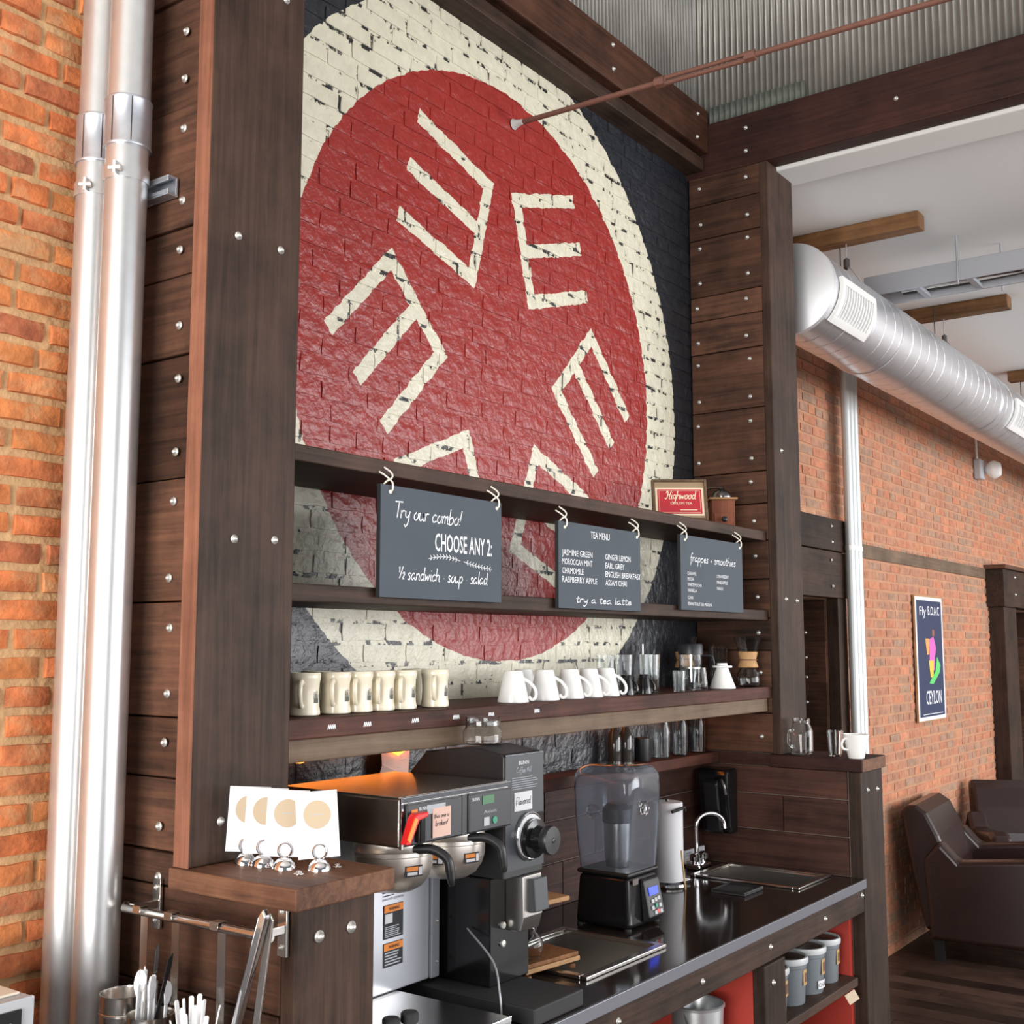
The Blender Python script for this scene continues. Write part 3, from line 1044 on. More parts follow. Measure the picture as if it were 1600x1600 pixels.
rwl = thing('low_wall', 'low end wall of brown wood-look tiles beside the hand sink', 'low wall', (4.18, 1.8, 0))
MB().box(4.079, 4.27, 1.512, WY - .003, 0, 1.297).build('core', 'grout', rwl, world=True)
MB().box(4.079, 4.12, 1.803, WY - .003, 1.2975, 1.344).build('backing', 'grout', rwl, world=True)
MB().box(4.064, 4.285, 1.464, 1.510, 0, 1.297).build('post', 'dark_timber_z', rwl, bevel=0.004, world=True)
for z0, z1, cuts in ((.940, 1.068, [2.095, 1.515]), (1.072, 1.196, [2.095, 1.757, 1.515]), (1.200, 1.296, [2.095, 1.515])):
    for a, b in zip(cuts, cuts[1:]):
        MB().box(4.069, 4.080, b + .0015, a - .0015, z0, z1).build('tile', 'wood_tile_y', rwl, bevel=0.0015, world=True)
MB().box(4.070, 4.080, 1.804, 2.095, 1.299, 1.343).build('tile', 'wood_tile_y', rwl, bevel=0.0015, world=True)
for xx, z in [(4.124, 1.233), (4.221, 1.228)]:
    bolt(rwl, (xx, 1.4635, z))
s2 = thing('ledge_slab', 'dark ledge slab with brown end grain holding a jar, a tumbler and a white cup', 'ledge', (4.18, 1.6, 1.298))
MB().box(4.058, 4.302, 1.456, 1.801, 1.298, 1.342).build('slab', 'beam_dark_y', s2, bevel=0.003, world=True)
MB().box(4.063, 4.300, 1.4545, 1.4565, 1.300, 1.340).build('end_grain', 'slab_wood_y', s2, world=True)

# back splash behind the counter
bs = thing('tile_backsplash', 'brown wood-look tile backsplash behind the blender', 'backsplash', (2.9, WY, .94))
MB().box(1.65, 4.068, WY - .012, WY - .002, .70, 1.303).build('backing', 'grout', bs, world=True)
for r, (z0, z1) in enumerate(((.940, 1.068), (1.072, 1.196), (1.200, 1.302))):
    x = 4.066
    first = (.35, .16, .45)[r]
    l = first
    while x > 1.7:
        a = max(x - l, 1.65)
        MB().box(a + .0015, x - .0015, WY - .020, WY - .011, z0, z1).build('tile', 'wood_tile_x', bs, bevel=0.0015, world=True)
        x = a; l = .60

# ------------------------------------------------------------------ shelves
def shelf(label, z0, z1, y0, mat, x0=1.652, x1=4.066):
    t = thing('wall_shelf', label, 'shelf', ((x0 + x1) / 2, (y0 + WY) / 2, z0))
    MB().box(x0, x1, y0, WY - .004, z0, z1).build('board', mat, t, bevel=0.003, world=True)
    return t


shelf('top dark wood shelf with the chalkboards hooked on its edge', 2.126, 2.162, 1.795, 'dark_timber_x')
shelf('middle dark wood shelf running behind the lower edges of the chalkboards', 1.830, 1.868, 1.795, 'dark_timber_x')
s3 = thing('wall_shelf', 'thick reddish wood shelf carrying the mugs, cups and glasses', 'shelf', (2.86, 1.95, 1.498))
MB().box(1.652, 4.066, 1.790, WY - .004, 1.546, 1.588).build('board', 'red_timber_x', s3, bevel=0.003, world=True)
MB().box(1.652, 4.060, 1.802, 1.842, 1.498, 1.5455).build('apron_board', 'apron_brown_x', s3, bevel=0.003, world=True)
for xx in (1.79, 1.90, 2.06, 2.21, 2.35, 2.55):
    random.seed(int(xx * 100))
    m = MB()
    for q in range(4):
        ribbon(m, catmull([(xx + .006 * q, 1.562), (xx + .003 + .006 * q, 1.572), (xx + .006 * q + .005, 1.563)]), .0022, 1.7895)
    m.build('chalk_price', 'chalk', s3, world=True)
random.seed(11)
shelf('narrow dark wood shelf low on the wall behind the blender', 1.305, 1.342, 2.005, 'red_timber_x')
rl = MB()
pts = [(1.67 + q * .05, 2.062 + .006 * math.sin(q * 1.7), 1.478 - (.014 if q in (6, 13) else .0) + .004 * math.sin(q * 2.3)) for q in range(48)]
rl.tube(pts, .006, 8)
tag(rl.build('rope_light', 'rope_light'), 'glowing amber rope light tucked under the mug shelf', 'rope light')

# ------------------------------------------------------------------ counter
ct = thing('countertop', 'glossy dark countertop with a grey metal front edge', 'countertop', (2.86, 1.77, .9))
SINKS = [(2.47, 2.83, 1.585, 1.885), (3.765, 4.02, 1.585, 1.955)]
xs = [1.652, SINKS[0][0], SINKS[0][1], SINKS[1][0], SINKS[1][1], 4.066]
m = MB()
for i in range(5):
    if i in (1, 3):
        s = SINKS[i // 2]
        m.box(xs[i], xs[i + 1], 1.463, s[2], .912, .938)
        m.box(xs[i], xs[i + 1], s[3], WY - .021, .912, .938)
    else:
        m.box(xs[i], xs[i + 1], 1.463, WY - .021, .912, .938)
m.build('top', 'counter_top', ct, world=True)
MB().box(1.652, 4.062, 1.455, 1.4625, .908, .939).build('metal_edge', 'edge_metal', ct, bevel=0.0015, world=True)
cf = thing('counter_frame', 'dark timber counter frame with bolted apron and red inner panels', 'counter', (2.86, 1.77, 0))
MB().box(1.652, 4.062, 1.465, 1.50, .828, .9115).build('apron', 'dark_timber_x', cf, bevel=0.003, world=True)
MB().box(3.211, 3.359, 1.455, 1.492, 0, .8275).build('post', 'dark_timber_z', cf, bevel=0.003, world=True)
MB().box(3.213, 3.245, 1.493, 2.05, 0, .8275).build('divider_panel', 'red_panel', cf, world=True)
MB().box(4.035, 4.062, 1.512, 2.05, 0, .91).build('end_panel', 'red_panel', cf, world=True)
MB().box(1.652, 4.035, 2.052, 2.075, 0, .91).build('back_panel', 'dark_timber_x', cf, world=True)
MB().box(3.246, 4.034, 1.485, 2.05, .586, .615).build('shelf_board', 'dark_timber_x', cf, bevel=0.003, world=True)
MB().box(1.652, 3.212, 1.50, 2.05, .30, .33).build('shelf_board', 'dark_timber_x', cf, bevel=0.003, world=True)
for xx, z in [(4.034, .888), (3.697, .872), (3.275, .870), (2.845, .869), (2.42, .875)]:
    bolt(cf, (xx, 1.4645, z))
bolt(cf, (3.266, 1.4545, .774))
MB().add([(3.90, 1.484, .585), (3.99, 1.484, .585), (4.0, 1.470, .555), (3.91, 1.470, .555)], [(0, 1, 2, 3)]).build('paper_tag', 'kraft', cf, world=True)


def drop_sink(label, s, rim, lip):
    x0, x1, y0, y1 = s
    t = thing('drop_in_sink', label, 'sink', ((x0 + x1) / 2, (y0 + y1) / 2, .938))
    zt = .938
    m = MB()
    for a, b, c, d in ((x0 - lip, x1 + lip, y0 - lip, y0 + .006), (x0 - lip, x1 + lip, y1 - .006, y1 + lip),
                       (x0 - lip, x0 + .006, y0 + .006, y1 - .006), (x1 - .006, x1 + lip, y0 + .006, y1 - .006)):
        m.box(a, b, c, d, zt + .0005, zt + rim)
    m.build('rim', 'steel', t, bevel=0.002, world=True)
    m = MB()
    e = .004
    m.box(x0 + e, x1 - e, y0 + e, y1 - e, zt - .15, zt - .145)
    for a, b, c, d in ((x0 + e, x0 + 2 * e, y0 + e, y1 - e), (x1 - 2 * e, x1 - e, y0 + e, y1 - e),
                       (x0 + e, x1 - e, y0 + e, y0 + 2 * e), (x0 + e, x1 - e, y1 - 2 * e, y1 - e)):
        m.box(a, b, c, d, zt - .145, zt + .001)
    m.build('bowl', 'steel', t, bevel=0.003, world=True)
    MB().lathe([(.03, 0), (.03, .003), (.02, .004), (.001, .002)], (0, 0, -.145), 16).build('drain', 'chrome', t, True)
    return t


drop_sink('shallow steel drop-in sink beside the black coffee grinder', SINKS[0], .010, .016)
drop_sink('steel hand sink under the gooseneck faucet', SINKS[1], .008, .016)

# gooseneck faucet
fa = thing('gooseneck_faucet', 'chrome gooseneck faucet with two lever knobs at the hand sink', 'faucet', (3.872, 2.012, .938))
MB().box(-.025, .07, -.028, .028, 0, .022).build('base_plate', 'chrome', fa, bevel=0.006)
fp_ = [(0.01, 0, .02), (0.01, 0, .14)]
for q in range(13):
    a = math.pi * (1 - q / 12 * .95)
    fp_.append((0.055 + .045 * math.cos(a), -.045 * (1 + math.cos(a)) * .75, .15 + .045 * math.sin(a)))
fp_.append((fp_[-1][0], fp_[-1][1] - .002, fp_[-1][2] - .018))
MB().tube(fp_, .0085, 12).build('spout', 'chrome', fa, True)
for dx in (-.018, .052):
    k = MB().lathe([(.009, .02), (.009, .032), (.017, .034), (.019, .05), (.012, .058), (.0005, .06)], (dx, -.006, 0), 10).build('knob', 'chrome', fa, True)

# ================================================================== PIPES, DUCT, CONDUITS
def big_pipe(label, x, y, r, zc):
    t = thing('conduit_pipe', label, 'pipe', (x, y, 0))
    MB().cyl((0, 0, 0), (0, 0, zc), r, n=40).build('lower_pipe', 'galvanised', t, True)
    MB().cyl((0, 0, zc + .002), (0, 0, 4.6), r, n=40).build('upper_pipe', 'galvanised', t, True)
    c = MB().lathe([(r, zc - .05), (r + .004, zc - .05), (r + .0055, zc - .047), (r + .004, zc - .044), (r + .004, zc + .044), (r + .0055, zc + .047), (r + .004, zc + .05), (r, zc + .05)], n=40, closed=True)
    cp = c.build('coupling', 'coupling_zinc', t, True, angle=60)
    m = MB()
    for a in (-2.05, -2.9):
        m.cyl(((r + .004) * math.cos(a), (r + .004) * math.sin(a), zc - .045), ((r + .004) * math.cos(a), (r + .004) * math.sin(a), zc + .045), .0012, n=6)
    m.build('seam', 'steel_dark', cp)
    zs = zc - .105
    s = MB().lathe([(r + .0005, zs - .014), (r + .003, zs - .014), (r + .003, zs + .014), (r + .0005, zs + .014)], n=40, closed=True).build('strap_clamp', 'galvanised', t, True)
    a = -2.6
    ex, ey = math.cos(a), math.sin(a)
    m = MB()
    m.box(-.008, .008, -.003, .003, zs - .013, zs + .013)
    m.v = [((r + .008) * ex + p[0] * ex - p[1] * ey, (r + .008) * ey + p[0] * ey + p[1] * ex, p[2]) for p in m.v]
    m.build('clamp_ear', 'galvanised', s)
    MB().cyl(((r + .010) * ex - .012 * ey, (r + .010) * ey + .012 * ex, zs), ((r + .010) * ex + .012 * ey, (r + .010) * ey - .012 * ex, zs), .006, n=8).build('clamp_bolt', 'bolt_zinc', s)
    return t


big_pipe('tall galvanised steel pipe next to the orange brick, behind its twin', 1.345, 2.026, .041, 2.755)
big_pipe('tall galvanised steel pipe standing next to the plank-clad pier', 1.338, 1.920, .041, 2.761)
ub = thing('strut_bracket', 'short zinc strut channel fixed to the pier planks behind the pipe clamps', 'bracket', (1.40, 1.96, 2.64))
m = MB()
m.box(1.404, 1.4095, 1.850, 2.085, 2.622, 2.662)
m.box(1.384, 1.404, 1.850, 2.085, 2.658, 2.662)
m.box(1.384, 1.404, 1.850, 2.085, 2.622, 2.626)
m.box(1.384, 1.387, 1.850, 2.085, 2.650, 2.658)
m.box(1.384, 1.387, 1.850, 2.085, 2.626, 2.634)
m.build('channel', 'coupling_zinc', ub, bevel=.001, world=True)

# three slim conduits on the far wall
for q, (dx, lb) in enumerate(((0, 'slim white conduit next to the doorway jamb'), (.058, 'slim white conduit running up between two others'), (.116, 'slim white conduit on the open brick side of the bundle'))):
    xx = rw(5.535, 0)[0] + .04 + dx
    t = thing('slim_conduit', lb, 'conduit', (xx, RY - .085, 0))
    MB().cyl((0, 0, 0), (0, 0, 3.615), .0245, n=16).build('tube', 'conduit_white', t, True)
    MB().lathe([(.025, 2.245), (.0275, 2.245), (.0275, 2.27), (.025, 2.27)], n=16, closed=True).build('clip', 'bolt_zinc', t, True)

# spiral duct
DY, DZ, DR, DX0, DX1 = 1.838, 3.20, .188, 4.46, 12.4
du = thing('spiral_duct', 'large silver spiral air duct with louvred vents along the brick wall', 'duct', (DX0, DY, DZ - DR))
MB().cyl((DX0, DY, DZ), (DX1, DY, DZ), DR, n=64, caps=False).build('duct_tube', 'duct_zinc', du, True, world=True)
MB().lathe([(DR + .003, .03), (DR + .004, .0), (DR - .004, -.004), (.0001, -.006)], (DX0, DY, DZ), 64, 'x').build('end_cap', 'duct_cap', du, True, world=True, angle=30)
# raised lock seam winding along the tube
pts = []
turns = 60
for i in range(turns * 28 + 1):
    a = 2 * math.pi * i / 28
    pts.append((DX0 + .06 + .128 * a / (2 * math.pi), DY + (DR + .0005) * math.cos(a), DZ + (DR + .0005) * math.sin(a)))
MB().tube(pts, .0013, 5).build('spiral_seam', 'duct_zinc', du, True, world=True)
for xx in (5.35, 7.2, 9.3):
    MB().lathe([(DR + .0005, -.02), (DR + .004, -.018), (DR + .004, .018), (DR + .0005, .02)], (xx, DY, DZ), 64, 'x', closed=True).build('joint_band', 'duct_zinc', du, True, world=True, angle=30)


def vent(x, w, n):
    """louvred register curved over the lower front of the duct"""
    t = None
    R = DR + .006
    a0, a1 = math.radians(170), math.radians(226)

    def arc(xa, xb, ta, tb, r0, r1, k=10):
        m = MB()
        vs, fs = [], []
        for i in range(k + 1):
            a = ta + (tb - ta) * i / k
            for r in (r0, r1):
                for xx in (xa, xb):
                    vs.append((xx, DY + r * math.cos(a), DZ + r * math.sin(a)))
        for i in range(k):
            b = 4 * i
            fs += [(b, b + 1, b + 5, b + 4), (b + 2, b + 6, b + 7, b + 3), (b, b + 4, b + 6, b + 2), (b + 1, b + 3, b + 7, b + 5)]
        fs += [(0, 2, 3, 1), (4 * k, 4 * k + 1, 4 * k + 3, 4 * k + 2)]
        return m.add(vs, fs)
    f = .035
    fr = merge(arc(x, x + f, a0, a1, R - .004, R + .012), arc(x + w - f, x + w, a0, a1, R - .004, R + .012),
               arc(x + f, x + w - f, a0, a0 + .16, R - .004, R + .012), arc(x + f, x + w - f, a1 - .16, a1, R - .004, R + .012))
    v = fr.build('vent', 'lamp_white', du, world=True)
    arc(x + f, x + w - f, a0 + .16, a1 - .16, R - .004, R - .002).build('vent_core', 'duct_zinc', v)
    v.children[0].data.transform(Matrix.Translation(-du.location))
    for i in range(n):
        xx = x + f + (w - 2 * f) * (i + .5) / n
        o = arc(xx - .0045, xx + .0045, a0 + .16, a1 - .16, R - .002, R + .010).build('slat', 'lamp_white', v)
        o.data.transform(Matrix.Translation(-du.location))


vent(4.52, .40, 11)
vent(7.45, .50, 8)
m = MB()
for xx in (5.06, 6.5, 8.5):
    m.cyl((xx, DY, DZ + DR), (xx, DY, 3.62), .003, n=6)
m.build('hanger', 'steel_dark', du, world=True)

# emergency lamp on the brick
lx, lz = rw(8.25, 2.93)
el = thing('emergency_lamp', 'small white twin-spot lamp fixed on the brick under the duct', 'lamp', (lx, RY, lz))
MB().box(-.06, .06, -.055, 0, -.075, .075).build('housing', 'oven_grey', el, bevel=.012)
MB().lathe([(.02, .04), (.065, .0), (.07, -.03), (.05, -.07), (.0005, -.08)], (.07, -.09, .0), 18, 'y').build('spot_head', 'lamp_white', el, True)
MB().cyl((-.02, -.02, .075), (-.05, -.02, .52), .008, n=8).build('cable_conduit', 'lamp_white', el, True)

# ------------------------------------------------------------------ ceiling blocks, cable tray
def ceiling_block(label, x, y0, y1, cord):
    t = thing('wood_ceiling_block', label, 'ceiling block', (x, (y0 + y1) / 2, 3.56))
    MB().box(x, x + .09, y0, y1, 3.548, 3.6195).build('block', 'ceiling_wood', t, bevel=.006, world=True)
    return t


ceiling_block('stained wood block on the white ceiling above the duct end cap', 4.99, 1.46, 2.10, 1)
ceiling_block('stained wood block on the white ceiling beyond the cable tray', 6.50, 1.45, 2.10, 1)
ceiling_block('stained wood block on the white ceiling above the duct, further into the seating area', 8.4, .8, 1.9, 0)
for lb, x, yc, z1, end in (('thin suspension cord with a dark clip below the wood block over the duct end', 5.035, 1.80, 3.455, (5.16, 1.78, 3.405)),
                           ('thin suspension cord with a dark clip hanging beyond the cable tray', 6.545, 1.80, 3.43, (6.95, 1.80, 3.396))):
    t = thing('suspension_cord', lb, 'cord', (x, yc, 3.548))
    MB().tube([(x, yc, 3.548), (x, yc, z1)], .0028, 6).build('cord', 'tray_grey', t, world=True)
    MB().tube([(x, yc, z1), end], .002, 6).build('stay_wire', 'steel_dark', t, world=True)
    MB().lathe([(.004, .028), (.014, .02), (.014, -.02), (.004, -.028)], (x, yc, z1), 10).build('clip', 'steel_dark', t, True, world=True)

ty0, ty1, tx, tz = -1.0, 1.86, 5.43, 3.42
tyy = thing('cable_tray', 'grey ladder cable tray hung from the white ceiling with loose cables', 'cable tray', (tx + .2, 1.0, tz))
for dx in (0, .20):
    MB().box(tx + dx, tx + dx + .012, ty0, ty1, tz - .01, tz + .085).build('side_rail', 'tray_grey', tyy, bevel=.003, world=True)
for q in range(9):
    yy = 1.60 - q * .24
    MB().box(tx + .012, tx + .20, yy, yy + .03, tz - .008, tz + .010).build('rung', 'tray_grey', tyy, bevel=.002, world=True)
for q, (mat_, r) in enumerate((('cable_black', .012), ('steel_dark', .010), ('lamp_white', .008), ('cable_black', .009))):
    pts = [(tx + .05 + .035 * q + .012 * math.sin(i * .7 + q), 1.72 - i * .18, tz + .012 + r + .006 * math.sin(i * 1.1 + q)) for i in range(14)]
    MB().tube(pts, r, 7).build('cable', mat_, tyy, True, world=True)
for xx, yy in ((tx - .006, 1.42), (tx + .222, 1.28)):
    MB().cyl((xx, yy, tz - .03), (xx, yy, 3.62), .005, n=8).build('threaded_rod', 'tray_grey', tyy, world=True)

# ================================================================== CHALKBOARDS
def chalkboard(label, x0, x1, z0, z1, write):
    yb = 1.776
    t = thing('chalkboard', label, 'chalkboard', ((x0 + x1) / 2, yb, z0))
    MB().box(x0, x1, yb, yb + .011, z0, z1).build('panel', 'board_edge', t, bevel=.001, world=True)
    MB().box(x0 + .0008, x1 - .0008, yb - .0008, yb - .0001, z0 + .0008, z1 - .0008).build('slate_face', 'board_slate', t, world=True)
    W, H = x1 - x0, z1 - z0
    m = write(lambda u: x0 + u * W, lambda v: z1 - v * H, W, H, yb - .0012)
    m.build('chalk_lettering', 'chalk', t, world=True)
    for hx in (x0 + .026, x1 - .026):
        for k, path in enumerate((((-.011, .0185, .030), (-.008, .006, .022), (0, -.003, .012), (.007, -.006, .004), (.008, -.006, -.010), (.006, -.002, -.016)),
                                  ((-.010, .008, -.002), (-.007, -.001, .007), (.001, -.005, .012), (.009, -.004, .020), (.012, .004, .030), (.005, .0185, .042)))):
            h = MB().tube([Vector(p) + Vector((hx, 1.7755, z1)) for p in catmull(path)], .0021, 7)
            if k:
                h.lathe([(.005, 0), (.005, -.002), (.002, -.004)], (hx + .006, 1.776, z1 - .016), 10, 'y')
            h.build('hook', 'hook_white', t, True, world=True)
    return t


def write_combo(U, V, W, H, y):
    m = MB()
    script(m, 'Try our combo!', U(.10), V(.285), .535 * W, .072 * H, y, .0030)
    m = merge(m, caps('CHOOSE ANY 2:', U(.42), V(.545), .49 * W, .17 * H, y, .012))
    for s, (ua, ub) in enumerate(((.37, .63), (.66, .91))):
        P = [Vector((U(ua + (ub - ua) * q / 10), V(.625 - .03 * math.sin(q / 10 * 3.0) * (1 if s == 0 else -.3) + .05 * s * q / 10))) for q in range(11)]
        ribbon(m, P, .0016, y)
        for q in range(1, 10):
            for k in (-1, 1):
                ribbon(m, [P[q], P[q] + Vector((.006 * (-1 if s == 0 else 1), .006 * k))], .0020, y)
    script(m, '1/2 sandwich . soup . salad', U(.13), V(.83), .74 * W, .060 * H, y, .0027)
    return m


def write_tea(U, V, W, H, y):
    m = caps('TEA MENU', U(.37), V(.155), .23 * W, .085 * H, y, .004)
    for u, lst in ((.04, ('JASMINE GREEN', 'MOROCCAN MINT', 'CHAMOMILE', 'RASPBERRY APPLE')), (.545, ('GINGER LEMON', 'EARL GREY', 'ENGLISH BREAKFAST', 'ASSAM CHAI'))):
        for v, tx_ in zip((.39, .495, .60, .70), lst):
            m = merge(m, caps(tx_, U(u), V(v), .0268 * W * len(tx_), .072 * H, y, .004))
    script(m, 'try a tea latte', U(.19), V(.925), .68 * W, .042 * H, y, .0026, .3)
    return m


def write_frappes(U, V, W, H, y):
    m = MB()
    script(m, 'frappes + smoothies', U(.14), V(.345), .74 * W, .058 * H, y, .0028)
    for u, lst in ((.10, (('CARAMEL', .53), ('MOCHA', .605), ('WHITE MOCHA', .68), ('VANILLA', .755), ('CHAI', .85), ('PEANUT BUTTER MOCHA', .935))), (.56, (('STRAWBERRY', .53), ('PINEAPPLE', .615), ('MANGO', .70)))):
        for tx_, v in lst:
            m = merge(m, caps(tx_, U(u), V(v), .0195 * W * len(tx_), .046 * H, y))
    return m


chalkboard('wide chalkboard sign lettered Try our combo, choose any 2', 1.929, 2.384, 1.846, 2.102, write_combo)
chalkboard('chalkboard sign lettered Tea Menu with eight teas', 2.645, 3.092, 1.840, 2.080, write_tea)
chalkboard('chalkboard sign lettered frappes and smoothies', 3.350, 3.812, 1.852, 2.096, write_frappes)

# framed tea sign, leaning back and turned toward the room
ts = thing('framed_tea_sign', 'framed red Ceylon tea advertisement leaning on the top shelf', 'framed sign', (3.495, 1.955, 2.163), math.radians(-53))
ts.rotation_euler = (math.radians(-14), 0, math.radians(-53))
ts.rotation_mode = 'XYZ'
SWD, SHT = .190, .150
MB().box(0, SWD, -.002, .008, .004, SHT).build('backing', 'sign_tan', ts)
fr = MB()
for a, b, c, d in ((0, .009, 0, SHT), (SWD - .009, SWD, 0, SHT), (.009, SWD - .009, 0, .009), (.009, SWD - .009, SHT - .009, SHT)):
    fr.box(a, b, -.009, .010, c, d)
fr.build('frame', 'bronze_frame', ts, bevel=.002)
MB().box(.012, SWD - .012, -.0032, -.0022, .018, SHT - .030).build('cream_border', 'sign_cream', ts)
MB().box(.019, SWD - .019, -.0044, -.0034, .024, SHT - .036).build('red_field', 'sign_red', ts)
m = MB()
script(m, 'Highwood', .045, .078, .105, .015, -.0052, .0030, .2)
m = merge(m, caps('CEYLON TEA', .062, .058, .075, .009, -.0052, .01), ruled(.095, .165, .035, .041, 1, -.0052, .45))
for a, b, c, d in ((.024, SWD - .024, .029, .0298), (.024, SWD - .024, SHT - .042, SHT - .0412), (.024, .0248, .029, SHT - .042), (SWD - .0248, SWD - .024, .029, SHT - .042)):
    m.add([(a, -.0050, c), (b, -.0050, c), (b, -.0050, d), (a, -.0050, d)], [(0, 1, 2, 3)])
m.build('lettering', 'sign_cream', ts)

# wooden hand coffee mill
ml = thing('coffee_mill', 'small reddish wooden hand coffee mill with a drawer on the top shelf', 'coffee mill', (3.925, 1.905, 2.162), math.radians(-56))
MB().box(-.042, .042, -.042, .042, .0, .108).build('body', 'mill_wood', ml, bevel=.002)
MB().box(-.052, .052, -.052, .052, .1085, .116).build('top_plate', 'light_wood', ml, bevel=.003)
dw = MB().box(-.034, .034, -.0455, -.0425, .010, .058).build('drawer', 'mill_wood', ml, bevel=.001)
MB().lathe([(.004, 0), (.004, -.006), (.010, -.010), (.011, -.016), (.006, -.020), (.0005, -.021)], (0, -.0455, .034), 14, 'y').build('knob', 'black_satin', dw, True)
MB().lathe([(.034, .116), (.036, .125), (.030, .140), (.012, .150), (.006, .160)], (0, 0, 0), 20).build('hopper', 'steel_dark', ml, True)
MB().tube([(0, 0, .158), (-.03, .02, .160), (-.055, .035, .156)], .004, 8).build('crank', 'steel_dark', ml, True)

# ================================================================== MUGS, CUPS, GLASSES
def lathe_shell(prof_out, th, n=28):
    """outer profile from base to rim; the wall is th thick"""
    inn = [(max(r - th, .0005), z) for r, z in reversed(prof_out)]
    inn = [(r, max(z, prof_out[0][1] + th)) for r, z in inn]
    return [(0.0005, prof_out[0][1])] + prof_out + inn + [(0.0005, inn[-1][1])]


def make_mug():
    t = thing('diner_mug', 'cream diner mug', 'mug', group='cream mugs on the reddish shelf')
    o = [(.030, .0), (.0345, .003), (.0345, .010), (.0325, .020), (.0315, .045), (.0325, .070), (.0350, .080), (.0350, .090), (.0335, .092)]
    MB().lathe(lathe_shell(o, .005), n=32).build('body', 'cream_mug', t, True)
    h = [Vector((.030, 0, .070)), Vector((.046, 0, .074)), Vector((.057, 0, .062)), Vector((.056, 0, .040)), Vector((.044, 0, .024)), Vector((.030, 0, .022))]
    MB().tube(catmull(h, 5), .0052, 10).build('handle', 'cream_mug', t, True)
    m = MB()
    R = .0338
    for k, (a0, h0) in enumerate(((0, .016), (.10, .012), (.20, .018), (.30, .010))):
        a = -.15 + a0
        m.add([(R * math.cos(a), R * math.sin(a), .034), (R * math.cos(a + .06), R * math.sin(a + .06), .034), (R * math.cos(a + .06), R * math.sin(a + .06), .036 + h0), (R * math.cos(a), R * math.sin(a), .036 + h0)], [(0, 1, 2, 3)])
    m.add([(R * math.cos(a), R * math.sin(a), z) for z in (.028, .038) for a in (-.15, -.02, .1, .21)], [(0, 1, 5, 4), (1, 2, 6, 5), (2, 3, 7, 6)])
    o = m.build('printed_mark', 'mug_print', t)
    o.rotation_euler = (0, 0, math.radians(58))
    return t


ZS = 1.5885
pm, fl = make_mug(), []
for x, lb in zip((1.790, 1.884, 1.955, 2.030, 2.107, 2.228), ('first in the row against the near pier', 'second in the row from the near pier', 'third in the row from the near pier', 'fourth in the row from the near pier', 'fifth in the row from the near pier', 'standing last in the front row, nearest the white cups')):
    place(pm, fl, (x, 1.862, ZS), math.radians(-143), 'cream diner mug ' + lb)
place(pm, fl, (2.262, 1.955, ZS), math.radians(-60), 'cream diner mug standing behind the last two of the row')
place(pm, fl, (1.93, 1.97, ZS), math.radians(-60), 'cream diner mug in the back row behind the second and third mugs')


def make_cup(name, label, mat, s=1.0, up=False):
    t = thing(name, label, 'cup')
    o = [(.024, 0), (.026, .003), (.030, .02), (.037, .05), (.042, .074), (.0425, .078)]
    if not up:
        o = [(.0425, 0), (.0425, .004), (.037, .028), (.030, .058), (.026, .075), (.024, .078), (.0005, .0785)]
        prof = o + [(.022, .073), (.027, .056), (.034, .026), (.0395, .0)]
        MB().lathe([(r * s, z * s) for r, z in o[:-1]] + [(.0005, .078 * s)], n=28).build('body', mat, t, True)
    else:
        MB().lathe([(r * s, z * s) for r, z in lathe_shell(o, .003)], n=28).build('body', mat, t, True)
    h = [(.030, .060), (.046, .064), (.058, .050), (.054, .034), (.034, .028)] if up else [(.028, .058), (.046, .048), (.060, .030), (.060, .012), (.050, .006), (.042, .014)]
    MB().tube([p * s for p in catmull([Vector((a, 0, b)) for a, b in h], 5)], .0042 * s, 8).build('handle', mat, t, True)
    return t


pc, fl = make_cup('white_cup', 'white cup', 'white_china'), []
for x, y, lb in ((2.555, 1.862, 'white china cup turned upside down, first after the cream mugs'), (2.703, 1.862, 'white china cup turned upside down, second after the cream mugs'),
                 (2.835, 1.866, 'white china cup turned upside down, third after the cream mugs'), (2.938, 1.866, 'white china cup turned upside down, fourth after the cream mugs'),
                 (3.036, 1.868, 'white china cup turned upside down next to the black espresso cups'), (2.745, 1.965, 'white china cup turned upside down in the row behind')):
    c = place(pc, fl, (x, y, ZS), math.radians(-62), lb)
    c['group'] = 'upside-down white cups'
    c.scale = (1.0, 1.0, 1.06)
pb, fl = make_cup('espresso_cup', 'black cup', 'black_gloss', .62), []
for x, lb in ((3.125, 'small black espresso cup turned upside down beside the white cups'), (3.232, 'small black espresso cup turned upside down in front of the tall glasses')):
    c = place(pb, fl, (x, 1.85, ZS), math.radians(-38), lb)
    c['group'] = 'black espresso cups'
    c.scale = (1.0, 1.0, 1.25)


def glassware(name, label, cat, prof, loc, th=.0025, group=None, n=24):
    m = MB().lathe(lathe_shell(prof, th, n), n=n)
    o = m.build(name, 'glass', None, True, loc=loc)
    return tag(o, label, cat, group)


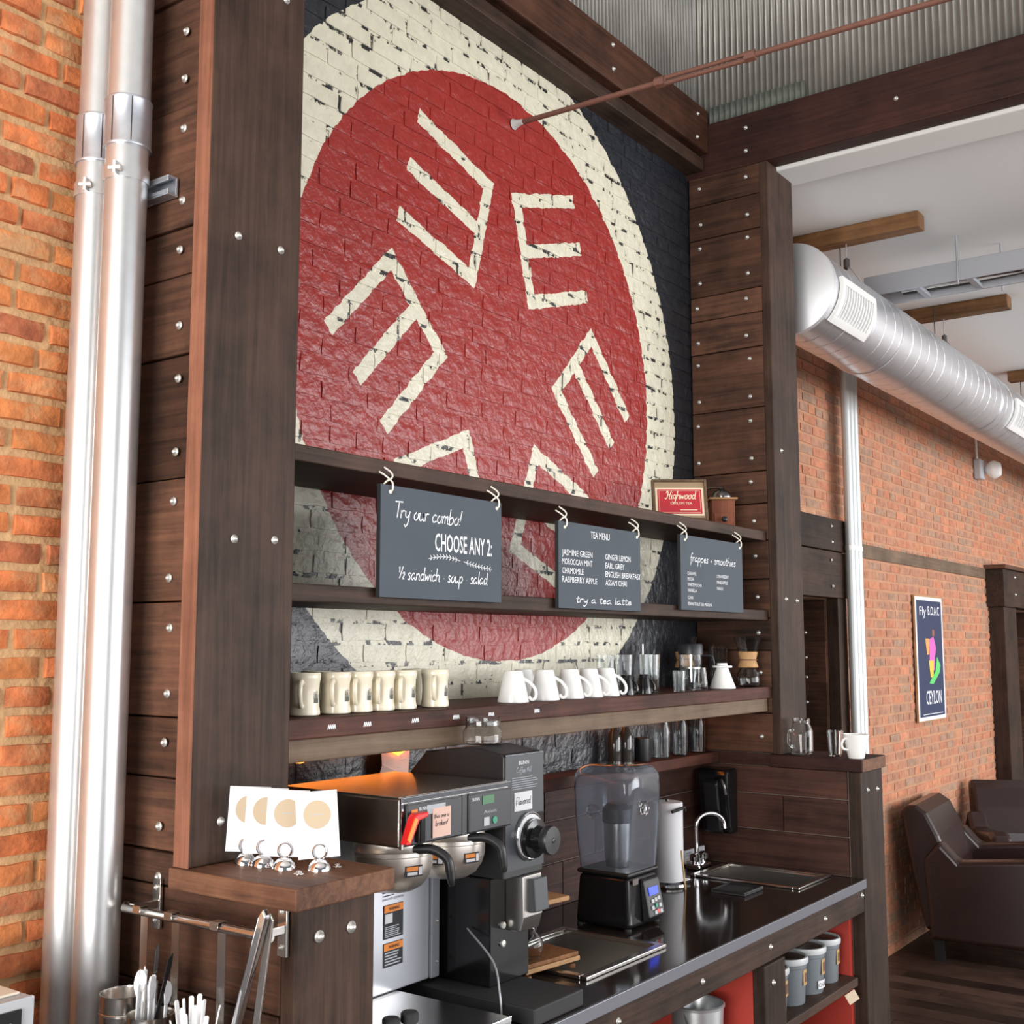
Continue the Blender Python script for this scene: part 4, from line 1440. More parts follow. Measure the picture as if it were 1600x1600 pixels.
TALL = [(.024, 0), (.025, .004), (.0265, .06), (.0285, .118), (.0285, .12)]
for x, y, lb in ((3.175, 1.955, 'tall clear glass standing behind the first black espresso cup'), (3.290, 1.955, 'tall clear glass behind the second black espresso cup'),
                 (3.370, 1.90, 'tall clear glass in the middle of the glass row'), (3.455, 1.945, 'tall clear glass towards the french press'), (3.53, 2.01, 'tall clear glass at the back beside the french press')):
    glassware('tall_glass', lb, 'glass', TALL, (x, y, ZS), group='tall glasses on the reddish shelf')
glassware('shot_glass', 'short clear tumbler in front of the french press', 'glass', [(.018, 0), (.019, .003), (.021, .065), (.021, .067)], (3.452, 1.842, ZS))
glassware('rocks_glass', 'flared clear tumbler between the french press and white dripper', 'glass', [(.026, 0), (.027, .004), (.026, .03), (.021, .072), (.021, .075)], (3.605, 1.845, ZS))
st = MB().cyl((3.475, 1.99, ZS), (3.475, 1.99, ZS + .155), .003, n=8).build('stir_rod', 'plastic_white')
tag(st, 'thin white stirring rod standing among the tall glasses', 'stirrer')

fpz = thing('french_press', 'glass french press with a black lid on the reddish shelf', 'french press', (3.715, 1.935, ZS))
MB().lathe(lathe_shell([(.040, .004), (.041, .008), (.041, .125)], .0025), n=28).build('beaker', 'glass', fpz, True)
MB().lathe([(.0435, .118), (.0435, .150), (.040, .156), (.0005, .157)], n=28).build('lid', 'panel_dark', fpz, True)
MB().cyl((0, 0, .02), (0, 0, .12), .003, n=8).build('plunger_rod', 'chrome', fpz, True)
MB().lathe([(.038, .07), (.038, .074), (.0005, .076)], n=24).build('plunger_disc', 'steel', fpz, True)
MB().lathe([(.043, 0), (.043, .008), (.039, .009), (.0005, .004)], n=28).build('base_ring', 'black_satin', fpz, True)
MB().tube([Vector(p) for p in catmull([(.040, -.02, .115), (.066, -.05, .11), (.070, -.054, .06), (.064, -.046, .012), (.040, -.02, .014)])], .004, 8).build('handle', 'black_satin', fpz, True)

dp = thing('pour_over_cone', 'white ceramic pour-over dripper turned upside down', 'coffee dripper', (3.785, 1.848, ZS))
MB().lathe([(.0455, 0), (.046, .003), (.043, .010), (.022, .068), (.0215, .072)], n=28).build('cone', 'white_china', dp, True)
MB().lathe([(.0345, .0725), (.035, .077), (.0345, .079), (.0005, .079)], n=28).build('flange', 'white_china', dp, True)
MB().lathe([(.019, .0795), (.018, .088), (.0005, .0885)], n=20).build('foot_ring', 'white_china', dp, True)
glassware('glass_beaker', 'straight clear glass cylinder beside the wood-collared carafe', 'glass', [(.034, 0), (.035, .004), (.035, .145), (.036, .147)], (3.950, 1.945, ZS))


def chemex(label, loc):
    t = thing('glass_carafe', label, 'coffee carafe', loc, group='wood-collared carafes')
    o = [(.030, 0), (.040, .006), (.043, .025), (.040, .045), (.024, .075), (.022, .090), (.030, .115), (.050, .178), (.051, .180)]
    MB().lathe(lathe_shell(o, .0022), n=28).build('body', 'glass', t, True)
    c = MB().lathe([(.0235, .072), (.036, .070), (.037, .074), (.029, .096), (.035, .122), (.034, .127), (.0325, .127), (.0235, .095)], n=24, closed=True).build('wood_collar', 'maple_wood', t, True)
    MB().tube([Vector((.0335 * math.cos(a), .0335 * math.sin(a), .098)) for a in [i * .5 for i in range(13)]], .0018, 6).build('leather_tie', 'rust_rod', c)
    return t


chemex('glass coffee carafe with a pale wood collar against the far pier', (3.985, 1.842, ZS))
chemex('glass coffee carafe with a wood collar partly behind the french press', (3.850, 2.03, ZS))

# low shelf: bottles and jars
ZL = 1.3425
for x, y, lb in ((3.71, 2.052, 'clear jar on the low shelf next to the black canister'), (3.845, 2.052, 'clear jar in the middle of the low shelf row'), (3.985, 2.052, 'clear jar on the low shelf against the far pier')):
    glassware('clear_jar', lb, 'jar', [(.026, 0), (.029, .004), (.0295, .10), (.024, .122), (.024, .140)], (x, y, ZL), group='clear jars on the low shelf')
bk = thing('black_canister', 'black cylinder with a white label on the low shelf', 'canister', (3.57, 2.052, ZL))
MB().lathe([(.026, 0), (.027, .003), (.027, .078), (.025, .080), (.0005, .080)], n=24).build('body', 'black_satin', bk, True)
MB().add([(.0275 * math.cos(a), .0275 * math.sin(a), z) for z in (.006, .038) for a in (-1.15, -1.05, -.95, -.85)], [(0, 1, 5, 4), (1, 2, 6, 5), (2, 3, 7, 6)]).build('label_strip', 'paper_white', bk)
for x, lb in ((3.385, 'dark glass bottle on the low shelf above the blender'), (3.460, 'slim dark glass bottle on the low shelf beside the black canister')):
    t = thing('dark_bottle', lb, 'bottle', (x, 2.052, ZL))
    MB().lathe([(.021, 0), (.023, .004), (.023, .095), (.012, .118), (.011, .145)], n=20).build('body', 'bottle_dark', t, True)
    MB().lathe([(.013, .145), (.013, .160), (.0005, .161)], n=16).build('cap', 'black_satin', t, True)

# right ledge
ZR = 1.3425
mj = thing('mason_jar_mug', 'clear glass mason jar mug on the dark ledge slab', 'jar', (4.12, 1.700, ZR))
MB().lathe(lathe_shell([(.034, 0), (.040, .006), (.041, .085), (.034, .104), (.030, .110), (.031, .128), (.0315, .131)], .003), n=28).build('body', 'glass', mj, True)
MB().tube([Vector(p) for p in catmull([(-.036, .012, .088), (-.062, .02, .086), (-.064, .021, .040), (-.038, .012, .028)])], .005, 8).build('handle', 'glass', mj, True)
MB().tube([(.0318 * math.cos(i * .35), .0318 * math.sin(i * .35), .112 + .0007 * i) for i in range(19)], .0014, 6).build('thread', 'glass', mj, True)
glassware('tumbler', 'small clear tumbler behind the white cup on the ledge slab', 'glass', [(.022, 0), (.023, .004), (.030, .088), (.030, .090)], (4.150, 1.585, ZR), th=.003)
wc = make_cup('white_cup', 'white china cup standing upright on the end of the ledge slab', 'white_china', 1.08, True)
wc.location = (4.105, 1.492, ZR); wc.rotation_euler = (0, 0, math.radians(150))

# ================================================================== NAME CARDS ON THE LEDGE
def card(label, x, y, roll, rz, txt):
    t = thing('name_card', label, 'name card', (x, y, 1.336), rz, 'name cards in silver dome holders')
    c = MB().box(-.0375, .0375, -.0008, .0008, 0, .120).build('card', 'paper_white', t)
    c.rotation_euler = (math.radians(4), roll, 0); c.location = (0, 0, .022)
    d = MB()
    n = 32
    d.add([(0, -.0011, .078)] + [(.0245 * math.cos(2 * math.pi * i / n), -.0011, .078 + .0255 * math.sin(2 * math.pi * i / n)) for i in range(n)], [(0, 1 + i, 1 + (i + 1) % n) for i in range(n)])
    d.build('kraft_dot', 'kraft', c)
    MB().add([(-.010, -.0014, .0772), (.010, -.0014, .0772), (.010, -.0014, .0788), (-.010, -.0014, .0788)], [(0, 1, 2, 3)]).build('small_print', 'ink_grey', c)
    h = MB().lathe([(.0215, 0), (.0215, .003), (.019, .012), (.012, .019), (.004, .0215), (.0005, .022)], (0, -.004, 0), 24).build('dome_holder', 'chrome', t, True)
    r = MB()
    r.tube([(.012 * math.cos(i * math.pi / 10), -.0045, .034 + .013 * math.sin(i * math.pi / 10)) for i in range(21)], .0016, 8)
    r.build('ring_clip', 'chrome', h, True)
    return t


card('white name card with a kraft dot, standing at the open corner of the ledge', 1.542, 1.557, math.radians(-4), math.radians(-46), 'DARK')
card('white name card with a kraft dot, second back from the open corner of the ledge', 1.514, 1.618, math.radians(3), math.radians(-43), 'COLOMBIA')
card('white name card with a kraft dot, third back from the open corner of the ledge', 1.512, 1.672, math.radians(3), math.radians(-43), 'GUATEMALA')
card('white name card with a kraft dot, hindmost on the ledge against the pier', 1.508, 1.715, math.radians(3), math.radians(-43), 'DECAF')

# ================================================================== BREWER
BX0, BX1, BYF, BYB = 1.784, 2.151, 1.580, 1.925
br = thing('coffee_brewer', 'stainless twin coffee brewer with two filter funnels and a red handle', 'coffee brewer', (1.95, 1.74, .938))
MB().box(BX0, BX1, BYF, BYB, 1.338, 1.434).build('head', 'steel', br, bevel=.004, world=True)
MB().box(BX0 + .002, BX1 - .002, BYF + .004, BYB - .004, 1.4342, 1.4375).build('top_plate', 'steel', br, bevel=.001, world=True)
fm = MB()
fm.box(BX0 - .001, BX1, BYF - .006, BYF, 1.426, 1.437)
fm.box(BX0 - .001, BX0 + .006, BYF - .006, BYF, 1.336, 1.426)
fm.build('front_trim', 'chrome', br, bevel=.001, world=True)
for x0, x1 in ((1.796, 1.972), (1.996, 2.147)):
    p = MB().box(x0, x1, BYF - .010, BYF - .0005, 1.342, 1.424).build('control_panel', 'panel_dark', br, bevel=.003, world=True)
    p_off = br.location
    def kid(mb, name, mat):
        o = mb.build(name, mat, p)
        o.data.transform(Matrix.Translation(-p_off))
        return o
    yy = BYF - .0105
    kid(caps('BUNN', x0 + (.036 if x0 < 1.9 else .010), 1.408, .024, .007, yy, .02), 'maker_mark', 'paper_white')
    kid(MB().box(x0 + (.060 if x0 < 1.9 else .045), x0 + (.118 if x0 < 1.9 else .085), yy - .001, yy, 1.398, 1.416), 'display', 'ink_grey' if x0 < 1.9 else 'lcd_green')
    if x0 > 1.9:
        kid(merge(caps('Axiom', x0 + .05, 1.378, .045, .008, yy)), 'script_name', 'ink_grey')
        kid(MB().box(x0 + .049, x0 + .067, yy - .002, yy, 1.352, 1.370), 'button', 'button_grey')
        kid(MB().cyl((x0 + .088, yy - .002, 1.361), (x0 + .088, yy, 1.361), .008, n=16), 'button', 'button_green')
    else:
        kid(MB().box(x0 + .012, x0 + .030, yy - .0005, yy, 1.398, 1.412), 'warning_sticker', 'warning_orange')
MB().box(1.976, 1.992, BYF - .006, BYF - .0005, 1.340, 1.424).build('centre_strip', 'black_satin', br, world=True)
# red and amber faucet lever
lv = MB().prism([(1.762, 1.352), (1.774, 1.350), (1.800, 1.394), (1.828, 1.400), (1.828, 1.409), (1.792, 1.408), (1.784, 1.400)], 'y', BYF - .040, BYF - .020).build('faucet_lever', 'handle_red', br, bevel=.003, world=True)
o = MB().prism([(1.761, 1.362), (1.768, 1.356), (1.791, 1.398), (1.784, 1.402)], 'y', BYF - .043, BYF - .0405).build('lever_face', 'handle_amber', lv)
o.data.transform(Matrix.Translation(-br.location))
MB().cyl((1.816, BYF - .026, 1.350), (1.816, BYF - .026, 1.396), .011, n=16).build('faucet_valve', 'black_gloss', br, True, world=True)
MB().cyl((1.816, BYF - .026, 1.374), (1.816, BYF, 1.374), .009, n=12).build('faucet_stem', 'black_gloss', br, True, world=True)
nt_ = MB().box(1.872, 1.930, BYF - .0125, BYF - .0112, 1.349, 1.408).build('sticky_note', 'paper_pink', br, world=True)
o = MB()
script(o, 'this one is', 1.875, 1.388, .050, .0045, BYF - .0130, .0011)
script(o, 'broken!', 1.880, 1.372, .040, .0055, BYF - .0130, .0012)
o = o.build('handwriting', 'ink', nt_); o.data.transform(Matrix.Translation(-br.location))
# trunk
MB().box(1.80, 2.118, 1.782, BYB - .01, .985, 1.337).build('trunk', 'steel_bright', br, bevel=.004, world=True)
fl_ = MB().box(2.1185, 2.149, 1.776, BYB - .012, .985, 1.337).build('trunk_flange', 'tray_grey', br, bevel=.003, world=True)
for z in (1.11, 1.02):
    bolt(br, (2.138, 1.7755, z), s=.5)
for z0, z1, rows in ((1.100, 1.172, 6), (1.040, 1.091, 5)):
    lb = MB().box(1.962, 2.026, 1.7805, 1.7818, z0, z1).build('warning_label', 'ink', br, world=True)
    o = MB().box(1.963, 2.025, 1.7795, 1.7805, z1 - .016, z1 - .001).build('label_header', 'warning_orange', lb)
    o.data.transform(Matrix.Translation(-br.location))
    o = caps('WARNING', 1.978, z1 - .012, .034, .007, 1.7790, .01).build('label_word', 'ink', lb); o.data.transform(Matrix.Translation(-br.location))
    o = ruled(1.966, 2.022, z0 + .003, z1 - (.045 if rows == 6 else .018), rows, 1.7800).build('label_lines', 'ink_grey', lb); o.data.transform(Matrix.Translation(-br.location))
    if rows == 6:
        o = MB().box(1.966, 1.990, 1.7797, 1.7804, z0 + .033, z1 - .019).build('label_symbol', 'paper_white', lb); o.data.transform(Matrix.Translation(-br.location))
o = merge(caps('BUNN-O-MATIC CORPORATION', 1.958, 1.182, .07, .005, 1.7812), ruled(1.958, 2.01, 1.189, 1.203, 2, 1.7812, .3)).build('maker_plate', 'ink', br, world=True)
MB().box(1.785, 2.012, 1.470, 1.80, .9385, .984).build('base', 'steel', br, bevel=.003, world=True)
MB().box(1.786, 2.011, 1.4695, 1.4735, .974, .9855).build('base_edge', 'chrome', br, bevel=.001, world=True)
for xx in (1.70, 1.745):
    pass


def funnel(x, y, labels):
    r = .084
    z1 = 1.337
    f = MB().lathe([(.006, z1 - .108), (.046, z1 - .102), (.064, z1 - .092), (.078, z1 - .072), (r, z1 - .052), (r, z1 - .028), (r + .003, z1 - .026), (r + .003, z1 - .018), (r, z1 - .016), (r - .002, z1)], (x, y, 0), 36).build('filter_funnel', 'funnel_steel', br, True, world=True, angle=50)
    h = MB()
    h.tube([Vector(p) for p in catmull([(x - .02, y - r + .01, z1 - .012), (x + .004, y - r - .02, z1 - .012), (x + .022, y - r - .045, z1 - .030), (x + .026, y - r - .050, z1 - .055), (x + .030, y - r - .052, z1 - .085)])], [.010] * 9 + [.010, .010, .010, .010, .009, .009, .008, .005], 10)
    o = h.build('funnel_handle', 'black_satin', f, True); o.data.transform(Matrix.Translation(-br.location))
    for a in labels:
        def at_(u, z, rr):
            return (x + rr * math.cos(a + u), y + rr * math.sin(a + u), z)
        m = MB(); k = 6
        for z0, z1_, rr in ((1.272, 1.294, r + .0008),):
            m.add([at_(-.25 + .5 * i / k, z, rr) for z in (z0, z1_) for i in range(k + 1)], [(i, i + 1, k + 2 + i, k + 1 + i) for i in range(k)])
        o = m.build('hot_label', 'ink', f); o.data.transform(Matrix.Translation(-br.location))
        for nm, ma, u0, u1, za, zb in (('label_header', 'warning_orange', -.22, .10, 1.284, 1.292), ('label_symbol', 'paper_white', .12, .23, 1.275, 1.291), ('label_word', 'paper_white', -.20, .08, 1.2755, 1.2815)):
            m = MB().add([at_(u0 + (u1 - u0) * i / k, z, r + .0014) for z in (za, zb) for i in range(k + 1)], [(i, i + 1, k + 2 + i, k + 1 + i) for i in range(k)])
            o = m.build(nm, ma, f); o.data.transform(Matrix.Translation(-br.location))


funnel(1.876, 1.680, (-2.75, -1.85))
funnel(2.056, 1.680, (-2.8, -1.75))
# cord loops off the brewer
cw = MB().tube([Vector(p) for p in catmull([(2.155, 1.70, 1.10), (2.12, 1.60, 1.05), (2.09, 1.56, 1.0), (2.085, 1.55, .945)])], .0022, 6).build('sensor_wire', 'tray_grey', br, True, world=True)
for (x, y) in ((1.680, 1.503), (1.728, 1.500)):
    t = thing('airpot_knob', 'black round-topped spout lid standing by the brewer base', 'lid', (x, y, .9385), group='black lids by the brewer')
    MB().lathe([(.016, 0), (.016, .065), (.013, .068), (.013, .100), (.0005, .101)], n=18).build('stem', 'black_satin', t, True)
    MB().lathe([(.017, .101), (.017, .116), (.014, .119), (.0005, .119)], n=18).build('cap', 'black_matte', t, True)

# pink notice on the wall behind
pn = MB().add([(2.262, 2.078, 1.395), (2.378, 2.078, 1.395), (2.378, 2.074, 1.475), (2.262, 2.068, 1.475), (2.256, 2.060, 1.435)], [(0, 1, 2, 3, 4)]).build('paper_notice', 'paper_pink')
so = pn.modifiers.new('solid', 'SOLIDIFY'); so.thickness = .0008
tag(pn, 'curling pinkish paper notice pinned behind the brewer', 'paper')
m = ruled(2.275, 2.365, 1.41, 1.455, 5, 2.070, .18)
m.build('print', 'ink_grey', pn)

# ================================================================== GRINDER
GX0, GX1, GYF, GYB, GZT = 2.164, 2.316, 1.600, 1.885, 1.493
gr = thing('coffee_grinder', 'tall black electric coffee grinder with a grey front and a round dial', 'coffee grinder', (2.24, 1.74, .938))
MB().prism([(GYF + .003, 1.215), (GYF + .003, GZT - .006), (GYF + .012, GZT), (GYF + .10, GZT + .012), (GYB - .05, GZT - .004), (GYB, GZT - .055), (GYB, 1.215)], 'x', GX0, GX1).build('hopper_housing', 'black_satin', gr, bevel=.003, world=True)
MB().box(GX0 + .002, GX1, GYF, GYF + .0028, 1.232, GZT - .006).build('front_panel', 'panel_grey', gr, world=True)
MB().box(GX0, GX1, GYF - .001, GYF + .004, GZT - .0055, GZT - .002).build('panel_trim', 'chrome', gr, world=True)
MB().box(GX0, GX1 - .002, 1.642, GYB, .976, 1.214).build('column', 'black_gloss', gr, bevel=.003, world=True)
MB().box(2.100, 2.290, 1.474, 1.90, .9385, .9755).build('base', 'black_matte', gr, bevel=.004, world=True)
yy = GYF - .0006
merge(caps('BUNN', 2.216, 1.466, .040, .009, yy, .02)).build('maker_mark', 'paper_white', gr, world=True)
m = MB(); script(m, 'Coffee Mill', 2.206, 1.448, .060, .006, yy, .0012)
m.build('script_name', 'ink_grey', gr, world=True)
ruled(2.190, 2.292, 1.410, 1.440, 6, yy, .25).build('instructions', 'ink_grey', gr, world=True)
lb = MB().box(2.198, 2.268, GYF - .0012, GYF - .0001, 1.362, 1.404).build('name_label', 'paper_white', gr, world=True)
m = MB(); script(m, 'Flavored', 2.203, 1.376, .058, .0085, GYF - .0018, .0013)
o = m.build('handwriting', 'ink', lb); o.data.transform(Matrix.Translation(-gr.location))
MB().box(2.284, 2.309, GYF - .006, GYF - .0001, 1.310, 1.352).build('rocker_switch', 'black_gloss', gr, bevel=.002, world=True)
MB().lathe([(.055, 0), (.055, -.006), (.0525, -.0075), (.050, -.006)], (2.255, GYF - .0005, 1.302), 40, 'y').build('dial_ring', 'chrome', gr, True, world=True)
dsc = MB().lathe([(.0495, 0), (.0495, -.0065), (.0005, -.007)], (2.255, GYF - .0005, 1.302), 40, 'y').build('dial_face', 'paper_white', gr, True, world=True)
MB().lathe([(.046, -.007), (.044, -.020), (.030, -.024), (.024, -.048), (.0005, -.049)], (2.258, GYF, 1.297), 32, 'y').build('dial_hub', 'black_gloss', gr, True, world=True)
MB().lathe([(.0005, -.046), (.031, -.047), (.033, -.052), (.033, -.062), (.031, -.066), (.006, -.067), (.005, -.069), (.0005, -.070)], (2.258, GYF, 1.297), 32, 'y').build('dial_knob', 'black_satin', gr, True, world=True)
ch = MB().prism([(1.642, 1.092), (1.600, 1.092), (1.590, 1.125), (1.592, 1.215), (1.642, 1.215)], 'x', 2.222, 2.296).build('chute', 'steel', gr, bevel=.002, world=True)
o = MB().prism([(1.600, 1.130), (1.572, 1.135), (1.578, 1.208), (1.594, 1.208)], 'x', 2.246, 2.298).build('chute_flap', 'panel_grey', ch, bevel=.002); o.data.transform(Matrix.Translation(-gr.location))
MB().lathe([(.0075, 0), (.0075, -.006), (.0005, -.007)], (GX0 + .045, 1.642, 1.105), 10, 'y').build('bolt', 'bolt_zinc', gr, world=True)
MB().lathe([(.0075, 0), (.0075, -.006), (.0005, -.007)], (GX0 + .045, 1.642, 1.065), 10, 'y').build('bolt', 'bolt_zinc', gr, world=True)
jl = thing('glass_jar', 'low clear glass jar standing on top of the grinder', 'jar', (2.255, 1.735, GZT + .0115))
MB().lathe(lathe_shell([(.040, 0), (.047, .004), (.048, .030), (.041, .040), (.041, .062), (.042, .064)], .003), n=28).build('body', 'glass', jl, True)
MB().lathe(lathe_shell([(.0425, .043), (.0435, .044), (.0435, .056), (.0425, .057)], .001), n=28).build('rim_band', 'glass', jl, True)

# ================================================================== SIPHON STAND ON THE COUNTER
sp = thing('siphon_stand', 'turned wooden siphon coffee stand with a glass flask beside the grinder', 'coffee siphon', (2.47, 1.72, .938), math.radians(-8))
MB().box(-.105, .085, -.055, .055, .030, .040).build('base_board', 'stand_wood', sp, bevel=.002)
MB().box(-.108, .088, -.058, .058, .018, .0295).build('base_trim', 'light_wood', sp, bevel=.002)
for x, y in ((-.09, -.045), (.07, -.045), (-.09, .045), (.07, .045)):
    MB().lathe([(.008, .0165), (.010, .022), (.008, .0275)], (x, y, -.0165 + .0005), 12).build('foot', 'stand_wood', sp, True)
MB().lathe([(.012, .040), (.012, .05), (.007, .06), (.010, .10), (.008, .14), (.012, .155), (.012, .165), (.008, .18), (.011, .22), (.009, .29), (.012, .30), (.012, .315)], (-.035, .03, 0), 16).build('spindle', 'stand_wood', sp, True)
MB().box(-.095, .06, -.05, .05, .166, .178).build('shelf_board', 'light_wood', sp, bevel=.003)
MB().box(-.05, .06, -.012, .045, .316, .330).build('top_board', 'light_wood', sp, bevel=.003)
MB().lathe(lathe_shell([(.012, .0405), (.028, .046), (.034, .065), (.030, .085), (.014, .105), (.010, .120), (.010, .150), (.012, .152)], .0018), (-.052, -.018, 0), 24).build('flask', 'glass', sp, True)
MB().lathe([(.0105, .138), (.013, .138), (.013, .144), (.0105, .144)], (-.052, -.018, 0), 16, closed=True).build('clamp_ring', 'chrome', sp, True)
MB().tube([Vector(p) for p in catmull([(.02, .05, .25), (.06, .07, .24), (.075, .07, .15), (.05, .06, .08), (.0, .055, .045)])], .003, 7).build('cord', 'cable_black', sp, True)

# ================================================================== BLENDER
bd = thing('sound_enclosure_blender', 'black countertop blender under a clear square sound enclosure', 'blender', (3.02, 1.822, .938))
bx = lambda h: (-h, h, -h, h)
MB().frustum(bx(.092), bx(.084), .004, .145).build('motor_base', 'black_gloss', bd, bevel=.014, seg=4)
MB().box(-.088, .088, -.088, .088, .1455, .158).build('base_collar', 'black_satin', bd, bevel=.006)
for x in (-.08, .08):
    for y in (-.08, .08):
        MB().cyl((x, y, 0), (x, y, .006), .010, n=12).build('foot', 'black_matte', bd)


def sq_ring(h, z, rnd=.035, k=5):
    P = []
    for cx, cy, a0 in ((1, 1, 0), (-1, 1, 90), (-1, -1, 180), (1, -1, 270)):
        for i in range(k + 1):
            a = math.radians(a0 + 90 * i / k)
            P.append((cx * (h - rnd) + rnd * math.cos(a), cy * (h - rnd) + rnd * math.sin(a), z))
    return P


def loft(rings, cap0=False, cap1=True):
    m = MB(); n = len(rings[0])
    vs = [p for r in rings for p in r]
    fs = [(j * n + i, j * n + (i + 1) % n, (j + 1) * n + (i + 1) % n, (j + 1) * n + i) for j in range(len(rings) - 1) for i in range(n)]
    if cap0:
        fs.append(tuple(range(n - 1, -1, -1)))
    if cap1:
        fs.append(tuple((len(rings) - 1) * n + i for i in range(n)))
    return m.add(vs, fs)


outer = [sq_ring(h, z, r) for h, z, r in ((.084, .159, .016), (.088, .20, .018), (.096, .30, .024), (.100, .39, .030), (.099, .425, .034), (.090, .444, .036), (.070, .452, .036))]
inner = [sq_ring(h, z, r) for h, z, r in ((.067, .449, .034), (.087, .441, .034), (.0965, .423, .032), (.0975, .39, .028), (.0935, .30, .022), (.0855, .20, .016), (.0815, .159, .014))]
sh = loft(outer, False, True)
shi = loft(inner, True, False)
en = merge(sh, shi)
n = len(outer[0]); L0 = 0; L1 = len(sh.v) + (len(inner) - 1) * n
en.f += [(i, L1 + i, L1 + (i + 1) % n, (i + 1) % n) for i in range(n)]
en.build('clear_enclosure', 'jar_smoke', bd, True, angle=50)
MB().lathe([(.020, 0), (.022, -.004), (.020, -.008), (.012, -.008), (.010, -.002)], (-.02, -.0995, .335), 20, 'y').build('finger_recess', 'glass', bd, True)
MB().lathe([(.020, 0), (.022, -.004), (.020, -.008), (.012, -.008), (.010, -.002)], (-.0985, 0.02, .325), 20, 'x').build('finger_recess', 'glass', bd, True)
MB().lathe([(.034, .160), (.040, .19), (.042, .285), (.0005, .286)], n=24).build('inner_jug', 'steel', bd, True)
MB().lathe([(.044, .287), (.044, .325), (.030, .34), (.0005, .341)], n=24).build('jug_lid', 'black_satin', bd, True)
cpn = MB().prism([(-.093, .012), (-.118, .030), (-.098, .130), (-.084, .136)], 'x', -.02, .066).build('control_panel', 'black_satin', bd, bevel=.003)
a = math.atan2(.020, .100)


def on_panel(mb, name, mat):
    """flat mesh drawn in x,z around z=0 placed on the slanted face"""
    m = Matrix.Translation((0.023, -.109, .080)) @ Matrix.Rotation(-a, 4, 'X')
    mb.v = [tuple(m @ Vector(p)) for p in mb.v]
    return mb.build(name, mat, cpn)


on_panel(MB().box(-.030, .022, -.002, 0, .008, .030), 'lcd', 'lcd_blue')
for x, z, ma in ((-.018, -.008, 'button_grey'), (0, -.006, 'button_grey'), (.018, -.004, 'button_grey'), (-.022, -.026, 'button_grey'), (0, -.022, 'button_green'), (.020, -.024, 'button_grey'), (-.010, -.040, 'button_grey'), (.004, -.038, 'button_red'), (.020, -.040, 'button_grey')):
    on_panel(MB().box(x - .006, x + .006, -.003, 0, z - .005, z + .005), 'button', ma)
MB().box(-.075, -.045, -.094, -.0925, .125, .142).build('latch', 'chrome', bd)

# ================================================================== PAPER TOWEL, DISPENSER, OUTLET
pt = thing('paper_towel_holder', 'white paper towel roll on a chrome stand beside the blender', 'paper towel', (3.565, 1.955, .938))
MB().lathe([(.060, 0), (.062, .004), (.060, .010), (.0005, .011)], n=32).build('base', 'chrome', pt, True)
MB().lathe([(.016, .018), (.050, .018), (.052, .022), (.052, .272), (.050, .276), (.018, .276)], n=36).build('roll', 'paper_white', pt, True)
MB().cyl((0, 0, .011), (0, 0, .285), .006, n=10).build('pole', 'steel_dark', pt, True)
MB().tube([Vector(p) for p in [(-.05, -.045, .25), (-.02, -.060, .258), (.0, -.066, .262), (.002, -.066, .250)]], .0055, 8).build('tear_arm', 'black_satin', pt, True)
MB().tube([(.05, -.02, .008), (.085, -.035, .010), (.10, -.03, .010), (.085, -.01, .008)], .004, 8).build('stand_foot', 'chrome', pt, True)
sk = MB().cyl((3.535, 1.875, .940), (3.445, 1.840, 1.08), .0032, n=8).build('wood_stirrer', 'wood_stick')
tag(sk, 'thin wooden stick leaning from the counter against the blender', 'stick')

sd = thing('soap_dispenser', 'black wall soap dispenser on the wood-look tiles', 'soap dispenser', (4.068, 1.995, 1.05))
MB().prism([(0, 0), (-.055, .0), (-.066, .03), (-.088, .17), (-.088, .215), (-.075, .232), (0, .236)], 'y', -.062, .062).build('housing', 'black_gloss', sd, bevel=.012, seg=4)
MB().prism([(-.05, -.004), (-.080, .01), (-.108, .185), (-.092, .200), (-.070, .04)], 'y', -.030, .030).build('push_bar', 'black_satin', sd, bevel=.006)
MB().tube([Vector(p) for p in catmull([(-.094, -.02, .20), (-.115, -.045, .205), (-.118, -.062, .185), (-.112, -.066, .15)])], .006, 8).build('lever', 'steel_dark', sd, True)

pw = thing('power_strip', 'white printed power strip low on the tiles behind the faucet', 'power strip', (3.97, WY - .0215, .945))
MB().box(-.075, .085, -.012, 0, .0, .048).build('case', 'plastic_white', pw, bevel=.002)
ruled(-.068, -.015, .026, .042, 2, -.0126).build('print', 'ink_grey', pw)
ruled(-.064, -.020, .006, .020, 2, -.0126).build('print', 'paper_pink', pw)
for x in (.02, .05):
    MB().box(x, x + .006, -.0128, -.0121, .018, .032).build('socket', 'ink', pw)
# flat black tray on the counter in front of the hand sink
ty = thing('drip_tray', 'flat black rubber tray lying on the counter in front of the hand sink', 'tray', (3.62, 1.73, .9385), math.radians(0))
MB().box(-.07, .07, -.06, .06, 0, .006).build('mat', 'black_matte', ty, bevel=.002)
m = MB()
for a_, b_, c_, d_ in ((-.07, .07, -.06, -.054), (-.07, .07, .054, .06), (-.07, -.064, -.054, .054), (.064, .07, -.054, .054)):
    m.box(a_, b_, c_, d_, .0061, .012)
m.build('rim', 'black_satin', ty, bevel=.001)

